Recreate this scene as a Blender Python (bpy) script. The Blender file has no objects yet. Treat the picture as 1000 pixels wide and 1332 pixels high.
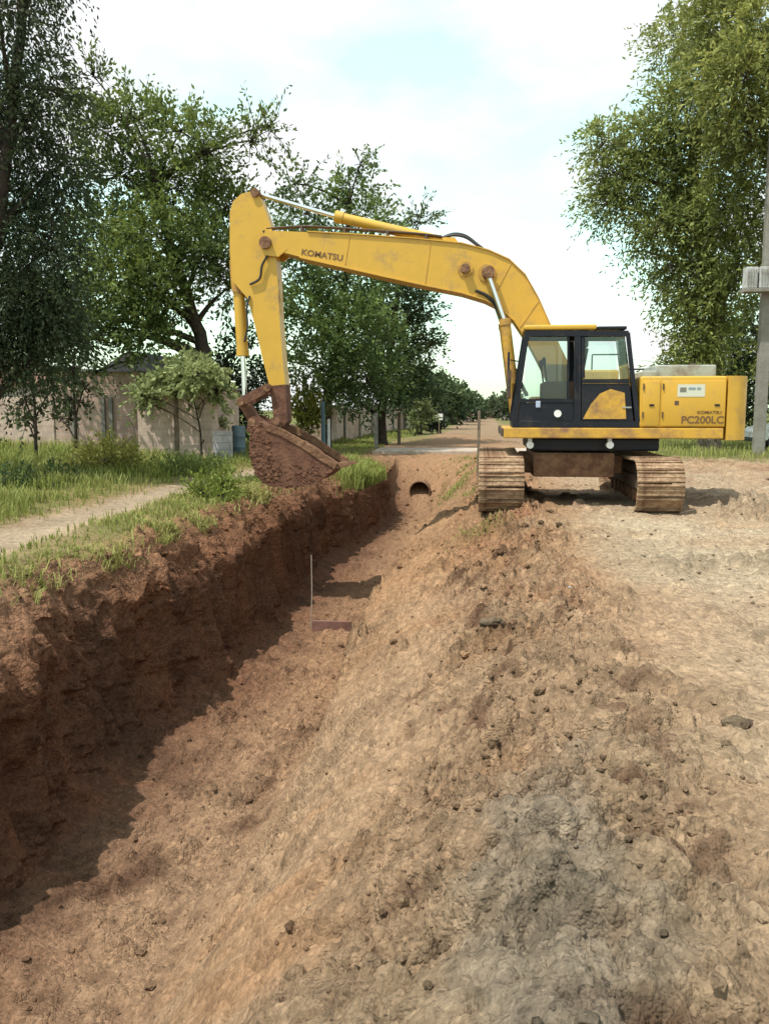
import bpy, bmesh, math, random
import numpy as np
from mathutils import Vector, Matrix, Euler
R = math.radians
random.seed(7)
rng = np.random.default_rng(7)
SC = bpy.context.scene
COL = SC.collection

# ------------------------------------------------------------------ camera
F_PX, CX, CY = 1100.0, 500.0, 666.0
CAMZ = 1.5
PITCH = math.atan(133 / F_PX)
YAW = math.atan(125 * math.cos(PITCH) / F_PX)
cam = bpy.data.cameras.new('camera')
cam.sensor_fit = 'VERTICAL'; cam.sensor_height = 36; cam.lens = F_PX / 1332 * 36
cam.clip_end = 3000; cam.clip_start = 0.05
cam_o = bpy.data.objects.new('camera', cam); COL.objects.link(cam_o)
cam_o.location = (0, 0, CAMZ)
cam_o.rotation_euler = (math.pi / 2 - PITCH, 0, YAW)
SC.camera = cam_o
_f = np.array([-math.sin(YAW) * math.cos(PITCH), math.cos(YAW) * math.cos(PITCH), -math.sin(PITCH)])
_r = np.array([math.cos(YAW), math.sin(YAW), 0.0])
_u = np.cross(_r, _f)
C0 = np.array([0, 0, CAMZ])

def P(px, py, Y):
    """world point that the photograph shows at (px, py) on the vertical plane y = Y"""
    d = _f + _r * (px - CX) / F_PX - _u * (py - CY) / F_PX
    return C0 + d * (Y / d[1])

def G(px, py, z=0.0):
    """world point on the level z"""
    d = _f + _r * (px - CX) / F_PX - _u * (py - CY) / F_PX
    return C0 + d * ((z - CAMZ) / d[2])

# ------------------------------------------------------------------ sky and sun
SUN_DIR = Vector((-0.34, -0.27, 0.90)).normalized()       # towards the sun
el = math.asin(SUN_DIR.z); az = math.atan2(SUN_DIR.x, SUN_DIR.y)
W = bpy.data.worlds.new('World'); SC.world = W; W.use_nodes = True
nt = W.node_tree; nt.nodes.clear()
N = nt.nodes.new; L = nt.links.new
out = N('ShaderNodeOutputWorld'); bg = N('ShaderNodeBackground'); bg.inputs['Strength'].default_value = 0.1
sky = N('ShaderNodeTexSky'); sky.sky_type = 'NISHITA'; sky.sun_disc = False
sky.sun_elevation = el; sky.sun_rotation = az; sky.air_density = 1.2; sky.dust_density = 1.5
tc = N('ShaderNodeTexCoord'); mp = N('ShaderNodeMapping'); mp.inputs['Scale'].default_value = (1, 1, 2.2)
mp.inputs['Location'].default_value = (0.35, 0.2, 0.12)
cn = N('ShaderNodeTexNoise'); cn.inputs['Scale'].default_value = 4.6; cn.inputs['Detail'].default_value = 6; cn.inputs['Roughness'].default_value = 0.52
cr = N('ShaderNodeValToRGB'); cr.color_ramp.elements[0].position = 0.40; cr.color_ramp.elements[1].position = 0.58
cr.color_ramp.elements[0].color = (0.42, 0.42, 0.42, 1); cr.color_ramp.elements[1].color = (1, 1, 1, 1)
mx = N('ShaderNodeMix'); mx.data_type = 'RGBA'
mx.inputs[7].default_value = (9.3, 9.5, 9.6, 1)
hs = N('ShaderNodeMix'); hs.data_type = 'RGBA'; hs.blend_type = 'MULTIPLY'; hs.inputs[0].default_value = 1
hs.inputs[7].default_value = (2.9, 3.9, 2.7, 1)
L(tc.outputs['Generated'], mp.inputs[0]); L(mp.outputs[0], cn.inputs['Vector']); L(cn.outputs[0], cr.inputs[0])
L(cr.outputs[0], mx.inputs[0]); L(sky.outputs[0], hs.inputs[6]); L(hs.outputs[2], mx.inputs[6]); L(mx.outputs[2], bg.inputs['Color']); L(bg.outputs[0], out.inputs[0])
sl = bpy.data.lights.new('sun', 'SUN'); sl.energy = 5.0; sl.angle = R(0.6); sl.color = (1, 0.95, 0.86)
so = bpy.data.objects.new('sun', sl); COL.objects.link(so)
so.rotation_euler = (-SUN_DIR).to_track_quat('-Z', 'Y').to_euler(); so.location = (-10, -5, 30)
vs = SC.view_settings; vs.view_transform = 'Standard'; vs.look = 'None'; vs.exposure = 0.2; vs.gamma = 1; vs.use_curve_mapping = False

# ------------------------------------------------------------------ helpers
def tag(o, label=None, cat=None, group=None, kind=None):
    if label: o['label'] = label
    if cat: o['category'] = cat
    if group: o['group'] = group
    if kind: o['kind'] = kind
    return o

def empty(name, loc, label, cat, group=None):
    o = bpy.data.objects.new(name, None); COL.objects.link(o); o.location = loc
    o.empty_display_size = 0.3
    return tag(o, label, cat, group)

def link(name, me, mat=None, parent=None, loc=None, origin=None):
    """mesh given in world space; stored relative to its thing's base"""
    o = bpy.data.objects.new(name, me); COL.objects.link(o)
    if mat and not me.materials: me.materials.append(mat)
    if parent is not None: o.parent = parent
    if loc is not None: o.location = loc
    return o

def world_origin(p):
    v = Vector((0, 0, 0))
    while p is not None:
        v += Vector(p.location); p = p.parent
    return v

def np_mesh(name, V, Fc, mat=None, parent=None, col=None, smooth=False, base=None):
    V = np.asarray(V, dtype=np.float32).copy(); Fc = np.asarray(Fc, dtype=np.int32)
    off = np.array(world_origin(parent)) if parent is not None else (np.array(base) if base is not None else np.zeros(3))
    V -= off.astype(np.float32)
    me = bpy.data.meshes.new(name)
    k = Fc.shape[1]
    me.vertices.add(len(V)); me.vertices.foreach_set('co', V.ravel())
    me.loops.add(Fc.size); me.loops.foreach_set('vertex_index', Fc.ravel())
    me.polygons.add(len(Fc)); me.polygons.foreach_set('loop_start', np.arange(0, Fc.size, k, dtype=np.int32))
    me.polygons.foreach_set('loop_total', np.full(len(Fc), k, dtype=np.int32))
    me.polygons.foreach_set('use_smooth', np.full(len(Fc), smooth, dtype=bool))
    me.update(calc_edges=True)
    if col is not None:
        a = me.color_attributes.new('Col', 'FLOAT_COLOR', 'POINT')
        c4 = np.ones((len(V), 4), dtype=np.float32); c4[:, :np.asarray(col).shape[1]] = col
        a.data.foreach_set('color', c4.ravel())
    o = link(name, me, mat, parent)
    if parent is None and base is not None: o.location = base
    return o

def bm_obj(name, bm, mat, parent=None, bevel=0.0, seg=2, smooth=False, base=None):
    if bevel:
        bmesh.ops.bevel(bm, geom=[e for e in bm.edges if e.is_manifold and e.calc_face_angle(0) > 0.5], offset=bevel, segments=seg, affect='EDGES', profile=0.6, clamp_overlap=True)
    off = world_origin(parent) if parent is not None else (Vector(base) if base is not None else Vector((0, 0, 0)))
    bmesh.ops.translate(bm, verts=bm.verts, vec=-off)
    bmesh.ops.recalc_face_normals(bm, faces=bm.faces)
    me = bpy.data.meshes.new(name); bm.to_mesh(me); bm.free()
    if smooth:
        for p in me.polygons: p.use_smooth = True
        try: me.set_sharp_from_angle(angle=R(35))
        except Exception: pass
    o = link(name, me, mat, parent)
    if parent is None and base is not None: o.location = base
    return o

def add_box(bm, lo, hi, M=None):
    r = bmesh.ops.create_cube(bm, size=1)
    lo = Vector(lo); hi = Vector(hi)
    for v in r['verts']:
        v.co = Vector(((lo.x + hi.x) / 2 + v.co.x * (hi.x - lo.x), (lo.y + hi.y) / 2 + v.co.y * (hi.y - lo.y), (lo.z + hi.z) / 2 + v.co.z * (hi.z - lo.z)))
        if M: v.co = M @ v.co
    return r['verts']

def add_prism(bm, xz, y0, y1):
    a = [bm.verts.new((p[0], y0, p[1])) for p in xz]; b = [bm.verts.new((p[0], y1, p[1])) for p in xz]
    n = len(xz)
    bm.faces.new(a); bm.faces.new(b[::-1])
    for i in range(n): bm.faces.new((a[i], b[i], b[(i + 1) % n], a[(i + 1) % n]))

def add_cyl(bm, p0, p1, r0, r1=None, n=14, caps=True):
    p0 = Vector(p0); p1 = Vector(p1); r1 = r0 if r1 is None else r1
    d = (p1 - p0).normalized(); t = d.orthogonal().normalized(); s = d.cross(t)
    A = []; B = []
    for i in range(n):
        a = 2 * math.pi * i / n; v = t * math.cos(a) + s * math.sin(a)
        A.append(bm.verts.new(p0 + v * r0)); B.append(bm.verts.new(p1 + v * r1))
    for i in range(n): bm.faces.new((A[i], A[(i + 1) % n], B[(i + 1) % n], B[i]))
    if caps: bm.faces.new(A[::-1]); bm.faces.new(B)

def add_tube(bm, pts, rad, n=8):
    pts = [Vector(p) for p in pts]; rings = []
    t = (pts[1] - pts[0]).normalized().orthogonal().normalized()
    for i, p in enumerate(pts):
        d = (pts[min(i + 1, len(pts) - 1)] - pts[max(i - 1, 0)]).normalized()
        t = (t - d * t.dot(d)).normalized(); s = d.cross(t)
        r = rad[i] if hasattr(rad, '__len__') else rad
        rings.append([bm.verts.new(p + (t * math.cos(2 * math.pi * k / n) + s * math.sin(2 * math.pi * k / n)) * r) for k in range(n)])
    for a, b in zip(rings[:-1], rings[1:]):
        for k in range(n): bm.faces.new((a[k], a[(k + 1) % n], b[(k + 1) % n], b[k]))
    bm.faces.new(rings[0][::-1]); bm.faces.new(rings[-1])

def smooth_pts(pts, n=6):
    """Catmull-Rom through the points"""
    pts = [Vector(p) for p in pts]; o = []
    for i in range(len(pts) - 1):
        a = pts[max(i - 1, 0)]; b = pts[i]; c = pts[i + 1]; d = pts[min(i + 2, len(pts) - 1)]
        for k in range(n):
            t = k / n
            o.append(0.5 * ((2 * b) + (c - a) * t + (2 * a - 5 * b + 4 * c - d) * t * t + (3 * b - a - 3 * c + d) * t ** 3))
    o.append(pts[-1]); return o

def BM(): return bmesh.new()

# numpy value noise
def _h(ix, iy, iz, seed):
    n = (ix.astype(np.int64) * 374761393 + iy.astype(np.int64) * 668265263 + iz.astype(np.int64) * 2147483647 + seed * 974634777) & 0xFFFFFFFF
    n = (n ^ (n >> 13)) * 1274126177 & 0xFFFFFFFF
    n = (n ^ (n >> 16)) * 2246822519 & 0xFFFFFFFF
    return ((n ^ (n >> 15)) & 0xFFFFFF) / float(0xFFFFFF)

def vn(x, y, z=None, seed=0):
    z = np.zeros_like(x) if z is None else z
    ix, iy, iz = np.floor(x), np.floor(y), np.floor(z)
    fx, fy, fz = x - ix, y - iy, z - iz
    fx = fx * fx * (3 - 2 * fx); fy = fy * fy * (3 - 2 * fy); fz = fz * fz * (3 - 2 * fz)
    r = 0
    for a in (0, 1):
        for b in (0, 1):
            for c in (0, 1):
                w = (fx if a else 1 - fx) * (fy if b else 1 - fy) * (fz if c else 1 - fz)
                r = r + w * _h(ix + a, iy + b, iz + c, seed)
    return r * 2 - 1

def fbm(x, y, z=None, o=4, seed=0, g=0.5):
    r = 0; a = 1; s = 0; f = 1
    for k in range(o):
        r = r + a * vn(x * f, y * f, None if z is None else z * f, seed + k * 17); s += a; a *= g; f *= 2.03
    return r / s

def sst(a, b, x):
    t = np.clip((x - a) / (b - a), 0, 1); return t * t * (3 - 2 * t)

# ------------------------------------------------------------------ materials
MATS = {}
def mat(name, color, rough=0.6, metal=0.0, dirt=None, dirt_amt=0.5, dirt_scale=3.0, bump=0.0, bump_scale=20.0, spec=0.5, var=0.0, grad=None):
    if name in MATS: return MATS[name]
    m = bpy.data.materials.new(name); m.use_nodes = True; t = m.node_tree; b = t.nodes['Principled BSDF']
    b.inputs['Base Color'].default_value = (*color, 1); b.inputs['Roughness'].default_value = rough; b.inputs['Metallic'].default_value = metal
    b.inputs['Specular IOR Level'].default_value = spec
    g = t.nodes.new('ShaderNodeTexCoord'); cur = None
    if var:
        n = t.nodes.new('ShaderNodeTexNoise'); n.inputs['Scale'].default_value = dirt_scale * 2.3; n.inputs['Detail'].default_value = 5
        t.links.new(g.outputs['Object'], n.inputs['Vector'])
        mm = t.nodes.new('ShaderNodeMix'); mm.data_type = 'RGBA'
        mm.inputs[6].default_value = (*[c * (1 - var) for c in color], 1); mm.inputs[7].default_value = (*[min(1, c * (1 + var)) for c in color], 1)
        t.links.new(n.outputs[0], mm.inputs[0]); cur = mm.outputs[2]
    if dirt:
        n = t.nodes.new('ShaderNodeTexNoise'); n.inputs['Scale'].default_value = dirt_scale; n.inputs['Detail'].default_value = 12; n.inputs['Roughness'].default_value = 0.74
        t.links.new(g.outputs['Object'], n.inputs['Vector'])
        rp = t.nodes.new('ShaderNodeValToRGB'); rp.color_ramp.elements[0].position = max(0.0, 0.62 - dirt_amt * 0.45); rp.color_ramp.elements[1].position = min(1.0, 0.78 - dirt_amt * 0.3)
        t.links.new(n.outputs[0], rp.inputs[0]); fac = rp.outputs[0]
        if grad:   # splashed mud that thins out with height above the ground (object space)
            sx = t.nodes.new('ShaderNodeSeparateXYZ'); t.links.new(g.outputs['Object'], sx.inputs[0])
            mr = t.nodes.new('ShaderNodeMapRange'); mr.inputs[1].default_value = grad[0]; mr.inputs[2].default_value = grad[1]; mr.inputs[3].default_value = 1; mr.inputs[4].default_value = 0.25
            t.links.new(sx.outputs[2], mr.inputs[0]); ml = t.nodes.new('ShaderNodeMath'); ml.operation = 'MULTIPLY'
            t.links.new(mr.outputs[0], ml.inputs[0]); t.links.new(fac, ml.inputs[1]); fac = ml.outputs[0]
        mm = t.nodes.new('ShaderNodeMix'); mm.data_type = 'RGBA'; mm.inputs[6].default_value = (*color, 1); mm.inputs[7].default_value = (*dirt, 1)
        if cur: t.links.new(cur, mm.inputs[6])
        t.links.new(fac, mm.inputs[0]); cur = mm.outputs[2]
        ra = t.nodes.new('ShaderNodeMapRange'); ra.inputs[3].default_value = rough; ra.inputs[4].default_value = 0.95
        t.links.new(fac, ra.inputs[0]); t.links.new(ra.outputs[0], b.inputs['Roughness'])
    if cur: t.links.new(cur, b.inputs['Base Color'])
    if bump:
        n = t.nodes.new('ShaderNodeTexNoise'); n.inputs['Scale'].default_value = bump_scale; n.inputs['Detail'].default_value = 7
        t.links.new(g.outputs['Object'], n.inputs['Vector'])
        bp = t.nodes.new('ShaderNodeBump'); bp.inputs['Strength'].default_value = bump; bp.inputs['Distance'].default_value = 0.03
        t.links.new(n.outputs[0], bp.inputs['Height']); t.links.new(bp.outputs[0], b.inputs['Normal'])
    MATS[name] = m; return m

def soil_mat(name='soil', bump=1.0, scale=1.0):
    """colour attribute x fine procedural grain, with crumb relief"""
    m = bpy.data.materials.new(name); m.use_nodes = True; t = m.node_tree; b = t.nodes['Principled BSDF']
    b.inputs['Roughness'].default_value = 0.95; b.inputs['Specular IOR Level'].default_value = 0.1
    N = t.nodes.new; K = t.links.new
    at = N('ShaderNodeAttribute'); at.attribute_name = 'Col'; g = N('ShaderNodeTexCoord')
    n1 = N('ShaderNodeTexNoise'); n1.inputs['Scale'].default_value = 9 * scale; n1.inputs['Detail'].default_value = 10; n1.inputs['Roughness'].default_value = 0.7
    n2 = N('ShaderNodeTexNoise'); n2.inputs['Scale'].default_value = 42 * scale; n2.inputs['Detail'].default_value = 8; n2.inputs['Roughness'].default_value = 0.7
    vo = N('ShaderNodeTexVoronoi'); vo.inputs['Scale'].default_value = 30 * scale; vo.feature = 'F1'; vo2 = N('ShaderNodeTexVoronoi'); vo2.inputs['Scale'].default_value = 75 * scale
    K(g.outputs['Object'], vo2.inputs['Vector'])
    for n in (n1, n2, vo): K(g.outputs['Object'], n.inputs['Vector'])
    r1 = N('ShaderNodeMapRange'); r1.inputs[1].default_value = 0.3; r1.inputs[2].default_value = 0.7; r1.inputs[3].default_value = 0.72; r1.inputs[4].default_value = 1.22
    r2 = N('ShaderNodeMapRange'); r2.inputs[1].default_value = 0.3; r2.inputs[2].default_value = 0.7; r2.inputs[3].default_value = 0.75; r2.inputs[4].default_value = 1.25
    K(n1.outputs[0], r1.inputs[0]); K(n2.outputs[0], r2.inputs[0])
    ml = N('ShaderNodeMath'); ml.operation = 'MULTIPLY'; K(r1.outputs[0], ml.inputs[0]); K(r2.outputs[0], ml.inputs[1])
    vm = N('ShaderNodeVectorMath'); vm.operation = 'SCALE'; K(at.outputs['Color'], vm.inputs[0]); K(ml.outputs[0], vm.inputs['Scale'])
    sv = N('ShaderNodeSeparateXYZ'); K(vo.outputs['Color'], sv.inputs[0]); rv = N('ShaderNodeMapRange'); rv.inputs[3].default_value = .80; rv.inputs[4].default_value = 1.18; K(sv.outputs[0], rv.inputs[0])
    ve = N('ShaderNodeVectorMath'); ve.operation = 'SCALE'; K(vm.outputs[0], ve.inputs[0]); K(rv.outputs[0], ve.inputs['Scale']); K(ve.outputs[0], b.inputs['Base Color'])
    def ma(a, k, b_):
        q_ = N('ShaderNodeMath'); q_.operation = 'MULTIPLY_ADD'; q_.inputs[1].default_value = k; K(a, q_.inputs[0])
        if b_ is not None: K(b_, q_.inputs[2])
        return q_.outputs[0]
    hh = ma(vo2.outputs['Distance'], -.30, ma(vo.outputs['Distance'], -.55, ma(n2.outputs[0], .35, n1.outputs[0])))
    bp = N('ShaderNodeBump'); bp.inputs['Strength'].default_value = bump; bp.inputs['Distance'].default_value = 0.04
    K(hh, bp.inputs['Height']); K(at.outputs['Alpha'], bp.inputs['Strength']); K(bp.outputs[0], b.inputs['Normal'])
    return m

def leaf_mat(name, trans=0.35, rough=0.5):
    m = bpy.data.materials.new(name); m.use_nodes = True; t = m.node_tree
    b = t.nodes['Principled BSDF']; o = t.nodes['Material Output']
    at = t.nodes.new('ShaderNodeAttribute'); at.attribute_name = 'Col'
    b.inputs['Roughness'].default_value = rough + .1; b.inputs['Specular IOR Level'].default_value = 0.22
    tr = t.nodes.new('ShaderNodeBsdfTranslucent'); mx = t.nodes.new('ShaderNodeMixShader'); mx.inputs[0].default_value = trans
    hs = t.nodes.new('ShaderNodeHueSaturation'); hs.inputs['Value'].default_value = 1.25; hs.inputs['Hue'].default_value = 0.485
    t.links.new(at.outputs['Color'], b.inputs['Base Color']); t.links.new(at.outputs['Color'], hs.inputs['Color']); t.links.new(hs.outputs[0], tr.inputs['Color'])
    t.links.new(b.outputs[0], mx.inputs[1]); t.links.new(tr.outputs[0], mx.inputs[2]); t.links.new(mx.outputs[0], o.inputs['Surface'])
    return m

def block_mat(name, c1, c2, mortar, sx=0.4, sz=0.2, ms=0.012):
    m = bpy.data.materials.new(name); m.use_nodes = True; t = m.node_tree; b = t.nodes['Principled BSDF']
    b.inputs['Roughness'].default_value = 0.9; b.inputs['Specular IOR Level'].default_value = 0.2
    N = t.nodes.new; K = t.links.new
    g = N('ShaderNodeTexCoord'); s = N('ShaderNodeSeparateXYZ'); K(g.outputs['Object'], s.inputs[0])
    ad = N('ShaderNodeMath'); K(s.outputs[0], ad.inputs[0]); K(s.outputs[1], ad.inputs[1])
    c = N('ShaderNodeCombineXYZ'); K(ad.outputs[0], c.inputs[0]); K(s.outputs[2], c.inputs[1])
    br = N('ShaderNodeTexBrick'); br.inputs['Scale'].default_value = 1; br.inputs['Brick Width'].default_value = sx; br.inputs['Row Height'].default_value = sz
    br.inputs['Mortar Size'].default_value = ms; br.inputs['Color1'].default_value = (*c1, 1); br.inputs['Color2'].default_value = (*c2, 1); br.inputs['Mortar'].default_value = (*mortar, 1)
    br.inputs['Mortar Smooth'].default_value = 0.3
    K(c.outputs[0], br.inputs['Vector'])
    n = N('ShaderNodeTexNoise'); n.inputs['Scale'].default_value = 1.7; n.inputs['Detail'].default_value = 9; n.inputs['Roughness'].default_value = 0.65; K(g.outputs['Object'], n.inputs['Vector'])
    mr = N('ShaderNodeMapRange'); mr.inputs[1].default_value = .3; mr.inputs[2].default_value = .7; mr.inputs[3].default_value = 0.6; mr.inputs[4].default_value = 1.25; K(n.outputs[0], mr.inputs[0])
    vm = N('ShaderNodeVectorMath'); vm.operation = 'SCALE'; K(br.outputs[0], vm.inputs[0]); K(mr.outputs[0], vm.inputs['Scale']); K(vm.outputs[0], b.inputs['Base Color'])
    bp = N('ShaderNodeBump'); bp.inputs['Strength'].default_value = 0.6; bp.inputs['Distance'].default_value = 0.02; bp.invert = True
    K(br.outputs['Fac'], bp.inputs['Height']); K(bp.outputs[0], b.inputs['Normal'])
    return m

SOIL = soil_mat('soil')
YEL = mat('machine_yellow', (0.55, 0.318, 0.035), 0.40, dirt=(0.32, 0.21, 0.09), dirt_amt=0.20, dirt_scale=2.2, var=0.08)
YELD = mat('machine_yellow_muddy', (0.55, 0.31, 0.035), 0.5, dirt=(0.24, 0.13, 0.07), dirt_amt=0.42, dirt_scale=3.0, var=0.08)
BLK = mat('black_paint', (0.008, 0.010, 0.017), 0.45, spec=.3, dirt=(0.045, 0.038, 0.032), dirt_amt=0.2, dirt_scale=4)
DARK = mat('dark_steel', (0.03, 0.026, 0.024), 0.6, dirt=(0.12, 0.075, 0.05), dirt_amt=0.6, dirt_scale=5)
CHROME = mat('chrome_rod', (0.75, 0.75, 0.76), 0.18, 1.0)
RUBBER = mat('rubber_hose', (0.015, 0.015, 0.017), 0.55)
MUD = mat('mud_caked_steel', (0.27, 0.155, 0.09), 0.9, dirt=(0.12, 0.06, 0.038), dirt_amt=0.6, dirt_scale=6, bump=0.8, bump_scale=18, spec=0.2)
SHOE = mat('muddy_track_steel', (0.38, 0.26, 0.165), 0.9, dirt=(0.16, 0.09, 0.055), dirt_amt=0.5, dirt_scale=7, bump=0.8, bump_scale=25, spec=0.2)
BUCK = mat('bucket_steel', (0.10, 0.045, 0.03), 0.8, dirt=(0.19, 0.095, 0.06), dirt_amt=0.45, dirt_scale=5, bump=0.5, bump_scale=20, spec=0.25)
DECAL = mat('dark_decal', (0.15, 0.075, 0.025), 0.5)
GREYP = mat('grey_paint', (0.30, 0.33, 0.30), 0.6, dirt=(0.15, 0.12, 0.09), dirt_amt=0.4)
WHITE = mat('white_paint', (0.78, 0.79, 0.78), 0.3, dirt=(0.45, 0.38, 0.3), dirt_amt=0.3)
CONC = mat('weathered_concrete', (0.25, 0.24, 0.215), 0.9, dirt=(0.17, 0.155, 0.13), dirt_amt=0.5, dirt_scale=2, bump=0.4, bump_scale=30, spec=0.2)
BARK = mat('bark', (0.085, 0.065, 0.05), 0.95, dirt=(0.04, 0.032, 0.026), dirt_amt=0.7, dirt_scale=6, bump=1.0, bump_scale=22, spec=0.1)
BARKL = mat('pale_bark', (0.25, 0.21, 0.16), 0.9, dirt=(0.10, 0.08, 0.06), dirt_amt=0.6, dirt_scale=4, bump=0.8, bump_scale=14, spec=0.1)
WOOD = mat('weathered_wood', (0.24, 0.19, 0.14), 0.9, dirt=(0.10, 0.08, 0.06), dirt_amt=0.5, dirt_scale=6, bump=0.5, bump_scale=30, spec=0.15)
LEAF = leaf_mat('leaf')
GRASSM = leaf_mat('grass_blade', 0.3, 0.55)

def glass_mat():
    m = bpy.data.materials.new('cab_glass'); m.use_nodes = True; t = m.node_tree; t.nodes.remove(t.nodes['Principled BSDF'])
    tr = t.nodes.new('ShaderNodeBsdfTransparent'); tr.inputs[0].default_value = (0.90, 0.94, 0.94, 1)
    gl = t.nodes.new('ShaderNodeBsdfGlossy'); gl.inputs['Roughness'].default_value = 0.04; gl.inputs[0].default_value = (0.9, 0.95, 0.95, 1)
    fr = t.nodes.new('ShaderNodeFresnel'); fr.inputs[0].default_value = 1.5; mx = t.nodes.new('ShaderNodeMixShader')
    t.links.new(fr.outputs[0], mx.inputs[0]); t.links.new(tr.outputs[0], mx.inputs[1]); t.links.new(gl.outputs[0], mx.inputs[2])
    t.links.new(mx.outputs[0], t.nodes['Material Output'].inputs['Surface']); return m
GLASS = glass_mat()

# ================================================================== GROUND
#  column control points: (x, z) in the trench section A, at its far end B and beyond it C; n = columns to the next point
KA = [(-320, .4), (-34, .35), (-15, .22), (-6.3, .08), (-4.3, .09), (-3.92, .0), (-3.66, -.26), (-3.52, -.52), (-3.47, -1.15), (-3.36, -1.6), (-3.1, -1.8),
      (-1.75, -1.78), (-1.48, -1.55), (-1.15, -1.08), (-.6, -.52), (.25, -.04), (1.1, .02), (4, 0), (13, 0), (42, .25), (320, .4)]
KM = [p_ for p_ in KA]; KM[11] = (-1.66, -1.8); KM[12] = (-1.53, -1.68); KM[13] = (-1.32, -.92); KM[14] = (-.75, -.50)
KB = [(-320, .4), (-34, .35), (-15, .22), (-6.3, .08), (-4.6, .04), (-3.8, -.10), (-3.15, -.30), (-2.78, -.50), (-2.70, -1.05), (-2.62, -1.45), (-2.45, -1.6),
      (-1.5, -1.6), (-1.25, -1.35), (-.95, -.9), (-.4, -.4), (.25, -.04), (1.1, .02), (4, 0), (13, 0), (42, .25), (320, .4)]
KC = [(a[0], (.0 if abs(a[0]) < 6 else a[1])) for a in KB]
NC = [10, 16, 60, 66, 34, 30, 22, 40, 28, 20, 70, 40, 45, 85, 90, 80, 90, 80, 26, 10]
rows = [-14, -10, -7, -4.5, -2.5, -1, 0, .5, .8]
y = 0.8
while y < 60: y += (0.0061 if y < 25 else .012) * y + 0.0012; rows.append(y)
while y < 1500: y *= 1.09; rows.append(y)
rows = np.array(rows); nr = len(rows)
ucol = np.concatenate([np.linspace(i, i + 1, n, endpoint=False) for i, n in enumerate(NC)] + [[len(NC)]])
# slight slack in the bends so that the section has no hard creases
KAa, KBa, KCa, KMa = map(np.array, (KA, KB, KC, KM))
def prof(K):
    i = np.arange(len(K))
    x_ = np.interp(ucol, i, K[:, 0]); z_ = np.interp(ucol, i, K[:, 1])
    xs, zs = x_.copy(), z_.copy()
    k = np.ones(9) / 9
    xs[60:-40] = np.convolve(x_, k, 'same')[60:-40]; zs[60:-40] = np.convolve(z_, k, 'same')[60:-40]
    return xs, zs
(xa, za), (xb, zb), (xc, zc), (xm, zm) = prof(KAa), prof(KBa), prof(KCa), prof(KMa)
tM = sst(5.8, 8.4, rows)[:, None]; xa = xa[None, :] * (1 - tM) + xm[None, :] * tM; za = za[None, :] * (1 - tM) + zm[None, :] * tM
tB = sst(16.5, 24.3, rows)[:, None]; tC = sst(24.6, 28.4, rows)[:, None]
wsh = np.interp(ucol, [4, 6, 12.5, 15], [0, 1, 1, 0])[None, :]
XA = xa + wsh * 0.018 * np.clip(rows - 7, -6, 10)[:, None]
X = (XA * (1 - tB) + xb[None, :] * tB) * (1 - tC) + xc[None, :] * tC
Z = (za * (1 - tB) + zb[None, :] * tB) * (1 - tC) + zc[None, :] * tC
Yg = np.repeat(rows[:, None], X.shape[1], 1)
U = np.repeat(ucol[None, :], nr, 0)
# --- weights
depth = np.clip(-Z / 1.8, 0, 1)
tre = 1 - tC
w_wall = np.interp(U, [5.0, 6.2, 7, 9.2, 10], [0, .6, 1, 1, 0]) * tre
w_lip = np.interp(U, [4.1, 4.7, 6.6, 7.4], [0, 1, 1, 0]) * tre
w_wallc = np.interp(U, [5.0, 6.2, 7, 9.9, 10.7], [0, .6, 1, 1, 0]) * tre  # wall red, run onto the floor as crumbled soil and painted shadow
w_floor = np.interp(U, [9.5, 10.2, 11, 12], [0, 1, 1, 0]) * tre
w_slope = np.interp(U, [11, 12, 15, 15.6], [0, 1, 1, 0]) * tre
w_crest = np.interp(X + .22 * fbm(Yg * .9, X * .3, o=3, seed=3), [-.5, .05, .75, 1.2], [0, 1, 1, 0]) * np.interp(Yg, [0, 26, 30], [1, 1, 0])
w_left = np.interp(U, [4.3, 5.0], [1, 0])
w_road = np.interp(U, [15, 16.2], [0, 1])
near = np.exp(-np.clip(Yg - 2, 0, None) / 9)
fade = 1 / (1 + (np.clip(Yg, 0, None) / 70) ** 2)
# --- relief
dx = w_wall * (.22 * fbm(Yg * .55, Z * .5, o=3, seed=11) + .11 * fbm(Yg * 2.1, Z * 1.0, o=4, seed=12) + .13 * fbm(Yg * 7.5, Z * .8, o=3, seed=13) + .03 * np.interp(Yg, [5, 12], [1, .25]) * fbm(Yg * 8, Z * 9, X * 3, o=3, seed=14))
dx += w_lip * (.16 * fbm(Yg * 1.1, Z * 2, o=3, seed=15) + .06 * fbm(Yg * 5, X * 5, Z * 5, o=3, seed=16))
dx += w_lip * .20 * np.exp(-((Yg - 5.6) / 1.0) ** 2) + w_wall * .12 * np.exp(-((Yg - 5.6) / 1.1) ** 2) * np.clip(1 - depth * 1.5, 0, 1)
dx += w_lip * .22 * np.exp(-((Yg - 8.6) / 0.7) ** 2)
ridg = 1 - np.abs(fbm(Yg * 2.2, X * 2.2, o=4, seed=21)) * 2
dz = .035 * fbm(X * .8, Yg * .8, o=3, seed=22) * fade + .012 * fbm(X * 6, Yg * 6, o=3, seed=23) * fade
dz += w_lip * (.07 * fbm(X * 6, Yg * 6, Z * 6, o=4, seed=24) + .03 * fbm(X * 16, Yg * 16, o=2, seed=25))
dz += w_floor * (.05 * fbm(X * 2.5, Yg * 2.5, o=4, seed=26) + .035 * np.maximum(0, fbm(X * 9, Yg * 9, o=3, seed=27)))
sx_, sy_ = X * .9 + Z * .7, Yg + .28 * X
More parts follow.
